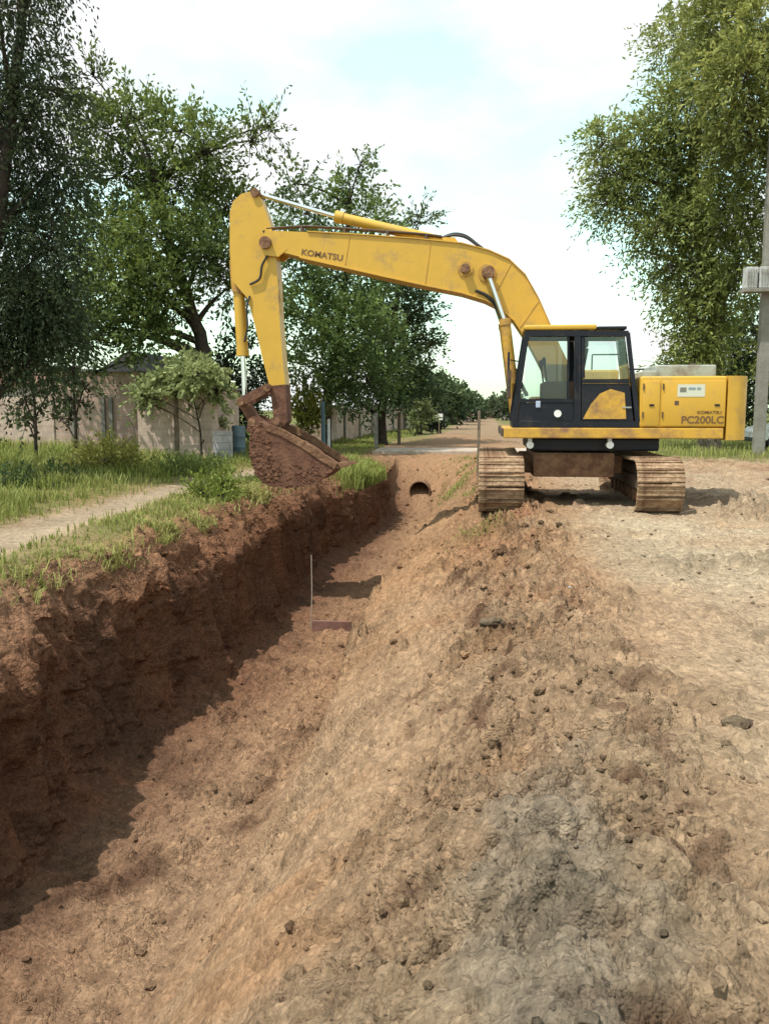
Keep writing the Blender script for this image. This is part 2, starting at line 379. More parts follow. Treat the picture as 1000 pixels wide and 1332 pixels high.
dz += w_slope * (.075 * fbm(sx_ * .8, sy_ * 3.2, o=3, seed=28) + .05 * fbm(sx_ * 1.3, sy_ * 11, o=3, seed=29) + .03 * np.maximum(0, fbm(X * 9, Yg * 12, o=3, seed=30)))
clod = np.maximum(0, fbm(X * 7, Yg * 7, o=3, seed=31) - .05)
clod2 = np.maximum(0, fbm(X * 15, Yg * 15, o=3, seed=32))
dz += w_crest * np.interp(Yg, [1.5, 5], [.45, 1]) * (.16 * clod + .07 * clod2 + .04 * fbm(X * 2, Yg * 2, o=2, seed=33)) * np.interp(Yg, [14, 30], [1, 1.4])
dz += w_road * (.03 * fbm(X * 2.2, Yg * 3.2, o=4, seed=34) + .05 * np.maximum(0, fbm(X * 5, Yg * 6, o=3, seed=35) - .22)) * fade
def wclod(cs, seed, thr, rmin=.28, rmax=.52, asp=1.0, jag=.30):
    """rounded lumps standing on a jittered grid: height 0..1 and a tone per lump"""
    gx, gy = X / cs, Yg / (cs * asp); ix, iy = np.floor(gx), np.floor(gy); z0 = np.zeros_like(ix)
    H = np.zeros(X.shape); T = np.zeros(X.shape)
    dj = jag * fbm(X / cs * 2.1, Yg / cs * 2.1, o=2, seed=seed + 7)
    for a in (-1, 0, 1):
        for b_ in (-1, 0, 1):
            cx_, cy_ = ix + a, iy + b_
            px_ = cx_ + .15 + .7 * _h(cx_, cy_, z0, seed); py_ = cy_ + .15 + .7 * _h(cx_, cy_, z0, seed + 1)
            k = _h(cx_, cy_, z0, seed + 2); rr = rmin + (rmax - rmin) * _h(cx_, cy_, z0, seed + 3) ** 1.5
            d = np.hypot(gx - px_, (gy - py_)) / rr + dj
            h = np.sqrt(np.clip(1 - d * d, 0, 1)) * rr / rmax * (k < thr)
            T = np.where(h > H, _h(cx_, cy_, z0, seed + 4), T); H = np.maximum(H, h)
    return H, T
def plate(a, b_, n): return sst(a, b_, n)
soilw = np.clip(w_crest + .7 * w_slope + .8 * w_floor + .45 * w_road * fade + .8 * w_lip, 0, 1.2)
res = np.interp(Yg, [0, 8, 20], [1, 1, .6])
patchy = sst(-.35, .35, fbm(X * 1.1, Yg * 1.1, o=3, seed=101)) * (1 - .35 * w_road)
dz += soilw * patchy * .040 * plate(.16, .30, fbm(X * 7.5, Yg * 7.5 + X * 2, o=3, seed=102))
dz += soilw * (.4 + .6 * patchy) * .022 * plate(.12, .24, fbm(X * 17, Yg * 17, o=3, seed=103)) * res
cl_zone = np.clip(1.25 * w_crest + .65 * w_floor + .30 * w_slope + .30 * w_road * fade + 1.0 * w_lip, 0, 1.3)
n_cl = fbm(X * .9 + 4, Yg * .9, o=4, seed=110)
dens1 = np.clip(.10 + .55 * sst(-.15, .35, n_cl), 0, 1) * cl_zone
dens2 = np.clip(.25 + .6 * sst(-.3, .3, n_cl), 0, 1) * cl_zone
h1, t1 = wclod(.19, 201, dens1 * .5); h2, t2 = wclod(.095, 211, dens2 * .8); h3, t3 = wclod(.055, 221, dens2); h4, t4 = wclod(.34, 231, dens1 * .22, .2, .5)
sm = np.interp(Yg, [0, 7, 14], [1, 1, 0])
dz += .085 * h1 + .045 * h2 * np.interp(Yg, [0, 10, 22], [1, 1, .4]) + .022 * h3 * sm + .11 * h4 * np.interp(Yg, [2, 5], [.4, 1])
clodT = np.where(h1 > .05, t1, np.where(h2 > .05, t2, np.where(h3 > .05, t3, .5)))
# tooth marks scraped down the slope, and grouser prints where the machine came along
tm = np.sin(2 * np.pi * (sy_ / .21 + .9 * fbm(X * .5, Yg * .5, o=2, seed=120)))
dz -= w_slope * .048 * np.clip(tm, -.2, 1) * sst(-.25, .2, fbm(X * .6, Yg * .9, o=3, seed=121))
lanes = (np.exp(-((X - .36) / .36) ** 6) + np.exp(-((X - 2.72) / .36) ** 6)) * np.interp(Yg, [4.5, 8, 12.2, 12.6], [0, 1, 1, 0])
dz += lanes * .030 * (sst(-.2, .5, np.sin(2 * np.pi * Yg / .19 + .3 * np.sin(X * 3))) - .9) * sst(-.5, .1, n_cl)
dz += w_crest * .07 * plate(.12, .28, fbm(X * 3.6, Yg * 3.6, o=4, seed=104))
dz -= w_slope * .045 * plate(.14, .32, fbm(sx_ * .9, sy_ * 8.5, o=3, seed=105))
dz -= soilw * .03 * plate(.2, .3, fbm(X * 4, Yg * 9, o=3, seed=106))
dx += w_wall * (.07 * plate(.1, .3, fbm(Yg * 4.5, Z * 1.3, o=3, seed=107)) + .05 * np.interp(Yg, [5, 12], [1, .25]) * plate(.12, .28, fbm(Yg * 9, Z * 9, o=3, seed=108)) - .06 * plate(.2, .35, fbm(Yg * 3, Z * 4, o=3, seed=109)))
dz += np.interp(Yg, [9, 13, 25, 28], [0, 1, 1, 0]) * np.clip(w_slope + w_crest, 0, 1) * (.13 * fbm(X * 1.4, Yg * 1.1, o=4, seed=140) + .05 * fbm(X * 5, Yg * 4, o=3, seed=141))
n_h2 = fbm(X * 13, Yg * 13, o=3, seed=131)
n_jag = fbm(X * 9, Yg * 9, o=3, seed=130)
HEAPS = [(262, 1030, -1.72, .13, .09), (300, 1035, -1.72, .12, .07), (330, 1015, -1.7, .13, .08), (350, 990, -1.7, .11, .06), (385, 968, -1.68, .13, .08), (410, 945, -1.66, .15, .10), (345, 856, -1.75, .16, .07), (310, 1035, -1.72, .1, .07),
         (455, 868, -1.15, .17, .14), (488, 760, -1.0, .22, .15), (475, 800, -1.1, .2, .12), (520, 915, -.95, .12, .07), (630, 822, -.05, .17, .11), (672, 812, .02, .17, .09), (690, 850, .02, .12, .06), (600, 845, -.2, .12, .07),
         (800, 887, 0, .10, .045), (835, 885, 0, .13, .06), (860, 895, 0, .10, .06), (895, 912, 0, .11, .07), (940, 925, 0, .14, .08), (680, 1085, .0, .07, .05), (720, 1075, 0, .08, .05), (700, 1130, 0, .09, .06), (655, 1160, -.03, .08, .06), (690, 1165, 0, .1, .05), (740, 1150, 0, .08, .05), (790, 1165, 0, .08, .05),
         (840, 1245, 0, .06, .04), (580, 1165, -.3, .05, .035), (405, 1160, -1.1, .07, .05), (470, 1222, -.8, .06, .045), (385, 1165, -1.15, .07, .04), (320, 1170, -1.5, .08, .05), (430, 1310, -.9, .07, .05), (640, 1180, -.1, .07, .05), (300, 1085, -1.6, .08, .05), (240, 1020, -1.72, .09, .06),
         (870, 735, 0, .28, .07), (900, 730, 0, .2, .06), (660, 690, 0, .15, .06), (575, 720, -.2, .22, .10), (600, 740, -.1, .2, .08), (560, 745, -.4, .2, .09), (990, 830, 0, .12, .05), (985, 735, 0, .25, .08), (1000, 655, .2, .5, .22)]
heap = np.zeros(X.shape); hdz = np.zeros(X.shape)
for (hx, hy, hz, hr, hh_) in HEAPS:
    g0 = G(hx, hy, hz); rr_ = np.hypot(X - g0[0], (Yg - g0[1]) * .8) / hr
    if rr_.min() > 3: continue
    rr_ = rr_ + .9 * n_jag
    k_ = sst(1.35, .55, rr_); k_ = k_ * np.clip(.4 + 1.6 * sst(-.3, .3, n_h2), 0, 1.3); heap = np.maximum(heap, np.clip(k_, 0, 1) * sst(-.4, .1, n_h2)); hdz = np.maximum(hdz, k_ * hh_ * .8 * np.interp(Yg, [1.5, 4, 6], [.35, .6, 1]))
dz += hdz
# right-angle scarps where the bucket bit out of the far right flank
bite = sst(9.0, 10.0, Yg) * (1 - sst(20, 24, Yg))
dx += -.12 * bite * np.interp(U, [11, 12, 13, 14.2], [0, .1, 1, 0]) * (fbm(Yg * 1.3, Z * 0, o=3, seed=41) + .6)
# churned spoil and track prints on the right behind/beside the machine
w_rub = np.interp(Yg, [10.5, 12.5, 22, 30], [0, 1, 1, 0]) * np.interp(X, [3.0, 4.2, 12, 20], [0, 1, 1, 0])
dz += w_rub * (.30 * np.maximum(0, fbm(X * .9, Yg * 1.4, o=4, seed=51) + .05) + .10 * np.maximum(0, fbm(X * 4, Yg * 4, o=3, seed=52)))
dz += .45 * np.exp(-((X - 7.0) / 1.6) ** 2 - ((Yg - 13.0) / .5) ** 2) + .12 * np.exp(-((X - 4.3) / 1.0) ** 2 - ((Yg - 9.4) / .4) ** 2) * ridg
# long earth heap down the road and ruts
dz += .35 * np.exp(-((X + 1.5) / 2.2) ** 2 - ((Yg - 42) / 4) ** 2)
dz -= .05 * w_road * np.exp(-((X - 2.0 - .15 * np.sin(Yg * .4)) / .22) ** 2) * np.interp(Yg, [2, 10, 12], [1, 1, 0])
lim = np.interp(Yg, [2.5, 5, 9], [.11, .16, .6]); dz = lim * np.tanh(dz / lim)
# footpath hollow
w_path = np.exp(-((X + .16 * fbm(X * 2, Yg * 2, o=3, seed=62) + 5.25 - .25 * np.sin(Yg * .35)) / .55) ** 4) * np.interp(Yg, [3, 24, 34], [1, 1, 0])
dz -= .05 * w_path
dz += w_left * (1 - w_path) * .05 * fbm(X * 3, Yg * 3, o=3, seed=61)
Xd = X + dx; Zd = Z + dz
gverts = np.stack([Xd, Yg, Zd], -1)
# --- soil colour (albedo): clay layers, damp spots, grey subsoil, painted shade at the wall foot
def c3(*c): return np.array(c)[None, None, :]
tan = c3(.35, .25, .17); orange = c3(.315, .185, .105); grey = c3(.295, .25, .18); red = c3(.125, .062, .040); darkb = c3(.075, .042, .028); pale = c3(.41, .325, .23); redb = c3(.25, .12, .07)
n_a = fbm(X * .35, Yg * .35, o=4, seed=71); n_b = fbm(X * 1.6, Yg * 1.6, Z * 1.6, o=4, seed=72); n_c = fbm(X * 5, Yg * 5, Z * 5, o=4, seed=73)
Cc = tan + np.zeros(X.shape + (3,))
def mixc(C, c, w): return C + (c - C) * np.clip(w, 0, 1)[..., None]
Cc = mixc(Cc, orange, (sst(5.5, 10.5, Yg + 1.8 * n_a) * .75) * np.interp(X, [-1, .8, 2.6, 6], [1, 1, .35, .15]))
Cc = mixc(Cc, c3(.305, .205, .133), np.interp(X, [-2, -1, 1.2, 2.5], [.6, .8, .8, .1]) * sst(13, 3, Yg) * .8)
Cc = mixc(Cc, grey * .9, .55 * sst(3.3, 1.9, Yg - .5 * X + 1.6 * n_a) * np.interp(X, [-1.6, -.6, .5, .9], [.5, .8, .8, .2]))
Cc = mixc(Cc, pale, sst(.1, .6, fbm(X * .5, Yg * .8, o=4, seed=74)) * w_road * .75 * fade)
Cc = mixc(Cc, grey * 1.08, sst(.0, .5, fbm(X * .6 + 9, Yg * .6, o=4, seed=78)) * w_road * .5 * fade)
Cc = mixc(Cc, redb * 1.25, w_crest * sst(5.5, 8, Yg + n_a) * sst(-.15, .4, n_b) * .55)
Cc = mixc(Cc, orange, w_slope * sst(-.1, .5, fbm(sx_ * .7, sy_ * 2.4, o=4, seed=79)) * .6)
Cc = mixc(Cc, redb * .8, w_rub * sst(0, .5, n_b) * .6 + .9 * np.exp(-((X - 6.9) / 1.2) ** 2 - ((Yg - 13.2) / .5) ** 2))
Cc = mixc(Cc, c3(.30, .185, .12), w_floor * (.55 + .4 * n_b))
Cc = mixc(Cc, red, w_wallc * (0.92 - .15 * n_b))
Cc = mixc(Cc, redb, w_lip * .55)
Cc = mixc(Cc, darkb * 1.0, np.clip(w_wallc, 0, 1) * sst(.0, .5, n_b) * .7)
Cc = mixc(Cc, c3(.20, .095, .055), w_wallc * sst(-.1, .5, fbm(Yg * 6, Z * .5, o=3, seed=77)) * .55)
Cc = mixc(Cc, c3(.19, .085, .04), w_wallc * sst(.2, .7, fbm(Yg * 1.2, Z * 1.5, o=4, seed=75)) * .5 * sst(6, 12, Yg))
Cc = mixc(Cc, darkb * 1.6, sst(.16, .55, n_c) * (.55 * w_crest + .35 * w_slope + .45 * w_floor + .3 * w_road * fade))
Cc = mixc(Cc, c3(.24, .215, .18), np.exp(-((X + .2 * n_c + .1 * n_b - .20) / .26) ** 4) * sst(3.8, 3.0, Yg + .8 * n_b) * .6 * sst(-.5, .2, n_c + .4))
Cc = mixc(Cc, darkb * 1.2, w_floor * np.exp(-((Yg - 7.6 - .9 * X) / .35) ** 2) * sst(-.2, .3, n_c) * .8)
Cc = mixc(Cc, redb * 1.15, sst(32, 45, Yg) * .25 * (1 - w_left))
Cc = mixc(Cc, c3(.25, .20, .14), sst(30, 50, Yg) * .7)
Cc = Cc * c3(.84, .80, .755)
Cc = mixc(Cc, c3(.36, .305, .225), w_road * np.interp(X, [1.0, 2.0], [0, 1]) * np.interp(Yg, [1, 14, 24], [1, 1, 0]) * (.42 + .3 * n_b))
gg = c3(.10, .105, .035)                                     # turf between the blades
w_grass = w_left * (1 - .93 * w_path)
Cc = mixc(Cc, gg, w_left * (1 - w_path) * (.75 + .3 * n_b))
Cc = mixc(Cc, c3(.26, .20, .14) * (1 + .3 * n_b[..., None]), w_path * w_left)
w_gr = np.interp(Yg, [23, 28, 400], [0, 1, 1]) * np.interp(X, [2.9, 5.0], [0, 1]) * sst(-.5, .1, n_a + np.interp(Yg, [24, 34], [-.3, .6]))
Cc = mixc(Cc, gg * 1.1, w_gr)
Cc = mixc(Cc, gg * 1.2, sst(32, 44, Yg) * np.clip(sst(-1.9, -3.0, X + .5 * n_a) + sst(1.6, 2.8, X + .5 * n_a), 0, 1) * .85)
verge = np.interp(Yg, [16, 19, 400], [0, 1, 1]) * np.exp(-((X + .3) / .55) ** 2) * np.interp(Yg, [26, 28], [1, .0])
Cc = mixc(Cc, gg * 1.2, verge * .55 * sst(-.2, .4, n_b))
Cc = mixc(Cc, gg * 1.2, .5 * np.exp(-((X - .05) / .3) ** 2 - ((Yg - 11.3) / .45) ** 2) * sst(-.4, .2, n_b))
Cc = mixc(Cc, Cc * .62, heap * .7)
Cc = Cc * (1 + (clodT[..., None] - .5) * .45 * (1 - w_left[..., None]))
Cc = np.clip(Cc, .01, .8)
# --- faces by region, so that every piece of the setting is an object of its own
ncol = X.shape[1]
ii, jj = np.meshgrid(np.arange(nr - 1), np.arange(ncol - 1), indexing='ij')
v0 = ii * ncol + jj
quads = np.stack([v0, v0 + 1, v0 + ncol + 1, v0 + ncol], -1)
def cell(a): return (a[:-1, :-1] + a[1:, 1:]) * .5
cU, cY, cX = cell(U), cell(Yg), cell(X)
reg = np.full(cU.shape, 0)
reg[(cU < 4.35)] = 1
reg[(cU < 4.35) & (cell(w_path) > .5)] = 2
tr = cY < 27.8
reg[(cU >= 4.35) & (cU < 9.6) & tr] = 3
reg[(cU >= 9.6) & (cU < 11.2) & tr] = 4
reg[(cU >= 11.2) & (cU < 15.0) & tr] = 5
reg[(cell(w_gr) > .5)] = 6
RN = {0: ('dirt_road', 'bare churned dirt road surface to the right of the trench'), 1: ('grass_verge', 'grassy verge between the trench and the garden walls'), 2: ('footpath', 'narrow trodden dirt footpath through the grass on the left'),
      3: ('trench_wall', 'steep shaded reddish earth wall on the left of the trench'), 4: ('trench_floor', 'uneven sunlit earth floor of the trench'), 5: ('trench_slope', 'sloping scraped earth side on the right of the trench'), 6: ('roadside_grass', 'strip of grass ground beyond the digger on the right')}
flatV = gverts.reshape(-1, 3); relief = np.clip(.68 + .32 * np.clip(w_crest + w_floor * .8 + w_wall + w_lip, 0, 1) - .0 * w_road, 0, 1) * (1 - .5 * w_left); relief = np.clip(relief + .35 * sst(0, .4, n_cl) * w_slope, 0, 1)
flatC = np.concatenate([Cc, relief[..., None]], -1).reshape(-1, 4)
for r_, (nm, lb) in RN.items():
    q = quads[reg == r_].reshape(-1, 4)
    if not len(q): continue
    used, inv = np.unique(q, return_inverse=True)
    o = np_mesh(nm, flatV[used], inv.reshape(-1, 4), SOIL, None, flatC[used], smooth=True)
    tag(o, lb, None, None, 'structure')

# --- sampling points on the ground
cell_area = np.abs((gverts[1:, 1:] - gverts[:-1, :-1])[..., 0] + 1e-4) * np.abs((gverts[1:, 1:] - gverts[:-1, :-1])[..., 1])
zz = np.abs((gverts[1:, 1:] - gverts[:-1, :-1])[..., 2]); cell_area = cell_area + zz * .5 * (rows[1:] - rows[:-1])[:, None]
def sample(weight, n):
    w = (weight * cell_area).ravel(); w = w / w.sum()
    idx = rng.choice(len(w), n, p=w); i = idx // (ncol - 1); j = idx % (ncol - 1)
    a, b = rng.random(n)[:, None], rng.random(n)[:, None]
    p = (gverts[i, j] * (1 - a) + gverts[i + 1, j] * a) * (1 - b) + (gverts[i, j + 1] * (1 - a) + gverts[i + 1, j + 1] * a) * b
    return p, Cc[i, j]
def ground_z(x, y):
    i = np.clip(np.searchsorted(rows, y) - 1, 0, nr - 2); r_ = gverts[i]
    j = np.argmin(np.abs(r_[:, 0] - x)); return float(r_[j, 2])

# --- loose crumbs and clods
ico = bmesh.new(); bmesh.ops.create_icosphere(ico, subdivisions=1, radius=1)
IV = np.array([v.co[:] for v in ico.verts]); IF = np.array([[v.index for v in f.verts] for f in ico.faces]); ico.free()
def rocks(name, pts, cols, size, label, bright=1.0, squash=.65):
    n = len(pts); k = len(IV)
    s = size[:, None, None] * (1 + .45 * (rng.random((n, k, 1)) - .5)) * (.75 + .5 * rng.random((n, 1, 3)))
    a = rng.random(n) * 6.28; ca, sa = np.cos(a)[:, None], np.sin(a)[:, None]
    v = IV[None] * s; x = v[..., 0] * ca - v[..., 1] * sa; y_ = v[..., 0] * sa + v[..., 1] * ca
    v = np.stack([x, y_, v[..., 2] * squash], -1) + pts[:, None, :] + np.array([0, 0, 1])[None, None] * size[:, None, None] * .15
    f = (IF[None] + (np.arange(n) * k)[:, None, None]).reshape(-1, 3)
    c = np.repeat(cols[:, None, :] * (bright * (.7 + .6 * rng.random((n, 1, 1)))), k, 1)
    o = np_mesh(name, v.reshape(-1, 3), f, SOIL, None, np.clip(c.reshape(-1, 3), 0.01, .7), smooth=False)
    return tag(o, label, None, None, 'stuff')
inview = (cY > 1.2) * (cY < 30) / (1 + (np.clip(cY, 0, None) / 5) ** 1.6)
wc = inview * (cell(w_crest) * 1.6 * (.3 + sst(0, .4, cell(n_b))) + .10 * cell(w_road) + .9 * cell(w_lip) + .28 * cell(w_slope) * (.3 + sst(0, .4, cell(n_b))) + .35 * cell(w_floor) + .08 * cell(w_wall))
p, c = sample(wc * (1 + .8 * (cY < 5)), 12000)
sz = .0085 * (rng.pareto(2.4, len(p)) + 1); sz = np.clip(sz * 1.1, 0, .032) * np.clip(.75 + p[:, 1] * .085, .7, 2.6)
rocks('loose_soil_crumbs', p, c * .76, sz, 'loose soil crumbs and clods scattered over the trench edge and road')
OV = np.array([[1, 0, 0], [-1, 0, 0], [0, 1, 0], [0, -1, 0], [0, 0, 1], [0, 0, -1]], float); OF = np.array([[0, 2, 4], [2, 1, 4], [1, 3, 4], [3, 0, 4], [2, 0, 5], [1, 2, 5], [3, 1, 5], [0, 3, 5]])
IV, IF = OV, OF
p, c = sample(wc * sst(-.2, .5, cell(n_c)) + inview * .14 * cell(w_road), 44000)
rocks('fine_soil_crumbs', p, c * .9, (.0055 + .011 * rng.random(len(p)) ** 2.5) * (.8 + p[:, 1] * .13), 'fine soil crumbs strewn over the dug earth')
p, c = sample(inview * (.25 * cell(w_crest) + .3 * cell(w_road)), 260)
rocks('pale_pebbles', p, np.full((len(p), 3), .36), .010 + .012 * rng.random(len(p)), 'small pale pebbles scattered on the dirt', 1.1)

# --- grass
def blades(name, pts, h, label, base=(.15, .19, .04), dry=(.42, .38, .15), dryf=.25, lean=.5, wid=.0036, kind='stuff', parent=None):
    n = len(pts)
    H = h * (.5 + .9 * rng.random(n)); a = rng.random(n) * 6.283; d = np.stack([np.cos(a), np.sin(a), np.zeros(n)], -1)
    s = np.stack([-np.sin(a), np.cos(a), np.zeros(n)], -1); ln = lean * (.2 + rng.random(n)) * H
    w = wid * (.7 + .6 * rng.random(n)) * (1 + pts[:, 1] / 9)
    up = np.array([0, 0, 1.])[None]
    p0 = pts - s * w[:, None]; p1 = pts + s * w[:, None]
    m = pts + up * (H * .6)[:, None] + d * (ln * .35)[:, None]; m0 = m - s * (w * .7)[:, None]; m1 = m + s * (w * .7)[:, None]
    t = pts + up * (H * (1 - .25 * lean))[:, None] + d * ln[:, None]; t0 = t - s * (w * .12)[:, None]; t1 = t + s * (w * .12)[:, None]
    V = np.stack([p0, p1, m1, m0, t1, t0], 1).reshape(-1, 3)
    b = (np.arange(n) * 6)[:, None]
    Fq = np.concatenate([b + np.array([[0, 1, 2, 3]]), b + np.array([[3, 2, 4, 5]])], 0)
    k = rng.random(n)[:, None]; nd = (vn(pts[:, 0] * .8, pts[:, 1] * .8, None, 5)[:, None] * .25 + dryf + .25 * (rng.random(n)[:, None] - .5)).clip(0, 1)
    c = (np.array(base)[None] * (.7 + .7 * k)) * (1 - nd) + np.array(dry)[None] * nd
    o = np_mesh(name, V, Fq, GRASSM, parent, np.repeat(c, 6, 0), smooth=False)
    if parent is None: tag(o, label, None, None, kind)
    return o
wl = cell(w_left * (1 - w_path)) * (cX > -16) * (cY > 2.5) * (cY < 60) / (1 + (np.clip(cY, 0, None) / 8) ** 1.1)
patch = .25 + sst(-.25, .35, cell(fbm(X * 1.3, Yg * 1.3, o=3, seed=81)))
p, c = sample(wl * patch, 95000)
tall = np.interp(p[:, 0], [-9, -6.3, -5.9, -4.2], [.34, .22, .10, .075]) * (1 + .5 * vn(p[:, 0] * .7, p[:, 1] * .7, None, 9))
blades('verge_grass', p, tall, 'short and tall grass growing on the left verge')
p, c = sample(cell(w_gr) * (cX < 22) * (cY < 70) / (1 + np.clip(cY, 0, None) / 10), 14000)
blades('far_roadside_grass', p, .22, 'grass growing beyond the digger on the right side of the road', dryf=.35)
p, c = sample(cell(verge) * cell(sst(.0, .4, n_b)), 900)
blades('trench_end_weeds', p, .10, 'sparse weeds along the dirt beside the far end of the trench', dryf=.35)
p, c = sample(np.exp(-((cX - .05) / .25) ** 2 - ((cY - 11.3) / .35) ** 2) * (cX > -.8), 260)
blades('spoil_weeds', p, .055, 'low green weeds on the spoil just left of the digger tracks')
p, c = sample(cell(w_lip) * (cU < 5.6) * (cY > 3) * (cY < 18) * (.05 + sst(.0, .3, cell(n_b))), 2600)
blades('lip_grass', p, .12, 'ragged grass hanging over the broken trench edge', lean=1.1, dryf=.45)
p, c = sample(np.exp(-((cX + 3.25) / .45) ** 2 - ((cY - 22.6) / 1.5) ** 2) * (cU < 7.0), 3600)
blades('trench_end_grass', p, .36, 'tall green grass clump at the far left end of the trench', dryf=.1)

# ================================================================== FOLIAGE
def twig_leaves(bases, dirs, lens, nl, leaf_l, leaf_w, droop, cols, cvar=.3):
    """rows of leaves along twigs: returns V, F, C"""
    T = len(bases); t = (np.arange(nl) + .5) / nl
    tt = t[None, :, None]
    pos = bases[:, None, :] + dirs[:, None, :] * (lens[:, None, None] * tt) - np.array([0, 0, 1.])[None, None] * (droop * lens[:, None, None] * tt ** 2)
    n = T * nl; pos = pos.reshape(n, 3) + rng.normal(0, .05, (n, 3)) * lens.mean()
    d = np.repeat(dirs, nl, 0) + rng.normal(0, .75, (n, 3)) + np.array([0, 0, -droop * .9])[None]
    d /= np.linalg.norm(d, axis=1)[:, None] + 1e-9
    s = np.cross(d, rng.normal(0, 1, (n, 3))); s /= np.linalg.norm(s, axis=1)[:, None] + 1e-9
    l = leaf_l * (.6 + .8 * rng.random(n))[:, None]; w = leaf_w * (.6 + .8 * rng.random(n))[:, None]
    V = np.stack([pos, pos + d * l * .5 + s * w * .5, pos + d * l, pos + d * l * .5 - s * w * .5], 1).reshape(-1, 3)
    Fq = np.arange(n * 4).reshape(n, 4)
    C = np.repeat(cols, nl, 0) * (1 + cvar * (rng.random((n, 1)) - .5) * 2)
    return V, Fq, np.repeat(C, 4, 0)

def np_tube(pts, rad, n=5):
    pts = np.array(pts, float); V = []
    t = np.cross(pts[1] - pts[0], [.3, .5, .1]); t /= np.linalg.norm(t)
    for i, p_ in enumerate(pts):
        d = pts[min(i + 1, len(pts) - 1)] - pts[max(i - 1, 0)]; d /= np.linalg.norm(d) + 1e-9
        t = t - d * t.dot(d); t /= np.linalg.norm(t); s = np.cross(d, t)
        for k in range(n):
            a = 2 * math.pi * k / n; V.append(p_ + (t * math.cos(a) + s * math.sin(a)) * rad[i])
    F_ = [[i * n + k, i * n + (k + 1) % n, (i + 1) * n + (k + 1) % n, (i + 1) * n + k] for i in range(len(pts) - 1) for k in range(n)]
    return np.array(V), np.array(F_)

def merge(parts):
    V = []; F_ = []; o = 0
    for v, f in parts: V.append(v); F_.append(f + o); o += len(v)
    return np.concatenate(V), np.concatenate(F_)

def tree(name, label, cat, base, trunk, clumps, leaf=(.13, .06), color=(.06, .085, .025), color2=(.10, .12, .03), twig=.8, per=14, droop=.2, up=.3, dens=1.0, bark=None, trunk_r=.25, group=None, limb_every=1, kind=None):
    """trunk: list of world points; clumps: (centre xyz, (rx, ry, rz), twigs)"""
    root = empty(name, base, label, cat, group)
    trunk = [np.array(t, float) for t in trunk]
    bits = []
    tp = np.array([v[:] for v in smooth_pts([tuple(t) for t in trunk], 4)])
    tr_ = np.linspace(trunk_r, trunk_r * .35, len(tp)); tr_[0] *= 1.35
    tp[1:-1] += rng.normal(0, trunk_r * .12, (len(tp) - 2, 3))
    bits.append(np_tube(tp, tr_, 8))
    VV, FF, CC = [], [], []; off = 0
    for ci, (c, r, nt_) in enumerate(clumps):
        c = np.array(c, float); r = np.array(r, float); nt_ = max(3, int(nt_ * dens))
        d = rng.normal(0, 1, (nt_, 3)); d /= np.linalg.norm(d, axis=1)[:, None]
        rad = rng.random(nt_)[:, None] ** .45
        pos = c + d * r * rad * .85
        dr = d + np.array([0, 0, up])[None] + rng.normal(0, .35, (nt_, 3)); dr /= np.linalg.norm(dr, axis=1)[:, None]
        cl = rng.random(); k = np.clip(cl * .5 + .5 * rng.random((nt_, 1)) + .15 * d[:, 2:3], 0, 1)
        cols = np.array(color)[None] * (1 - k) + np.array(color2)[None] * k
        ln = twig * (.5 + rng.random(nt_))
        v, f, cc = twig_leaves(pos, dr, ln, per, leaf[0], leaf[1], droop, cols)
        VV.append(v); FF.append(f + off); CC.append(cc); off += len(v)
        # limb from the trunk to the clump, then twigs
        if ci % limb_every == 0:
            dd = np.linalg.norm(tp - c, axis=1) + np.maximum(0, tp[:, 2] - c[2] + .3) * 3
            lo = tp[: max(2, len(tp))]; k0 = int(np.argmin(dd[: len(lo)])); k0 = max(1, k0 - 1)
            a = tp[k0]; m = (a + c) / 2 + np.array([0, 0, .18 * np.linalg.norm(c - a)]) * (1 - droop)
            q = [a * (1 - t) ** 2 + 2 * m * t * (1 - t) + c * t * t for t in np.linspace(0, 1, 7)]
            rr = np.linspace(min(tr_[k0] * .55, .12 + .02 * np.linalg.norm(c - a)), .02, 7); bits.append(np_tube(q, rr, 5))
            for s in rng.choice(nt_, min(nt_, 14), replace=False):
                q2 = [c * (1 - t) + pos[s] * t for t in (0, .5, 1)]; q2[1] = q2[1] + rng.normal(0, .08, 3); q2.append(pos[s] + dr[s] * ln[s] * .8)
                bits.append(np_tube(q2, [.022, .016, .012, .005], 3))
    V, F_ = merge(bits); np_mesh('trunk', V, F_, bark or BARK, root, smooth=True)
    np_mesh('crown', np.concatenate(VV), np.concatenate(FF), LEAF, root, np.clip(np.concatenate(CC), .005, .6))
    return root

def pc(px, py, rpx, rpy, Y, n, ry=None):
    """clump from the outline: centre pixel, radii in pixels at distance Y, number of twigs"""
    c = P(px, py, Y); e = P(px + rpx, py, Y); s = abs(e[0] - c[0]); h = abs(P(px, py - rpy, Y)[2] - c[2])
    return (c + np.array([0, rng.normal(0, .4), 0]), (s, ry or max(s, h) * 1.0, h), n)

def gz(px, Y): x = P(px, 533, Y)[0]; return np.array([x, Y, ground_z(x, Y) - .1])

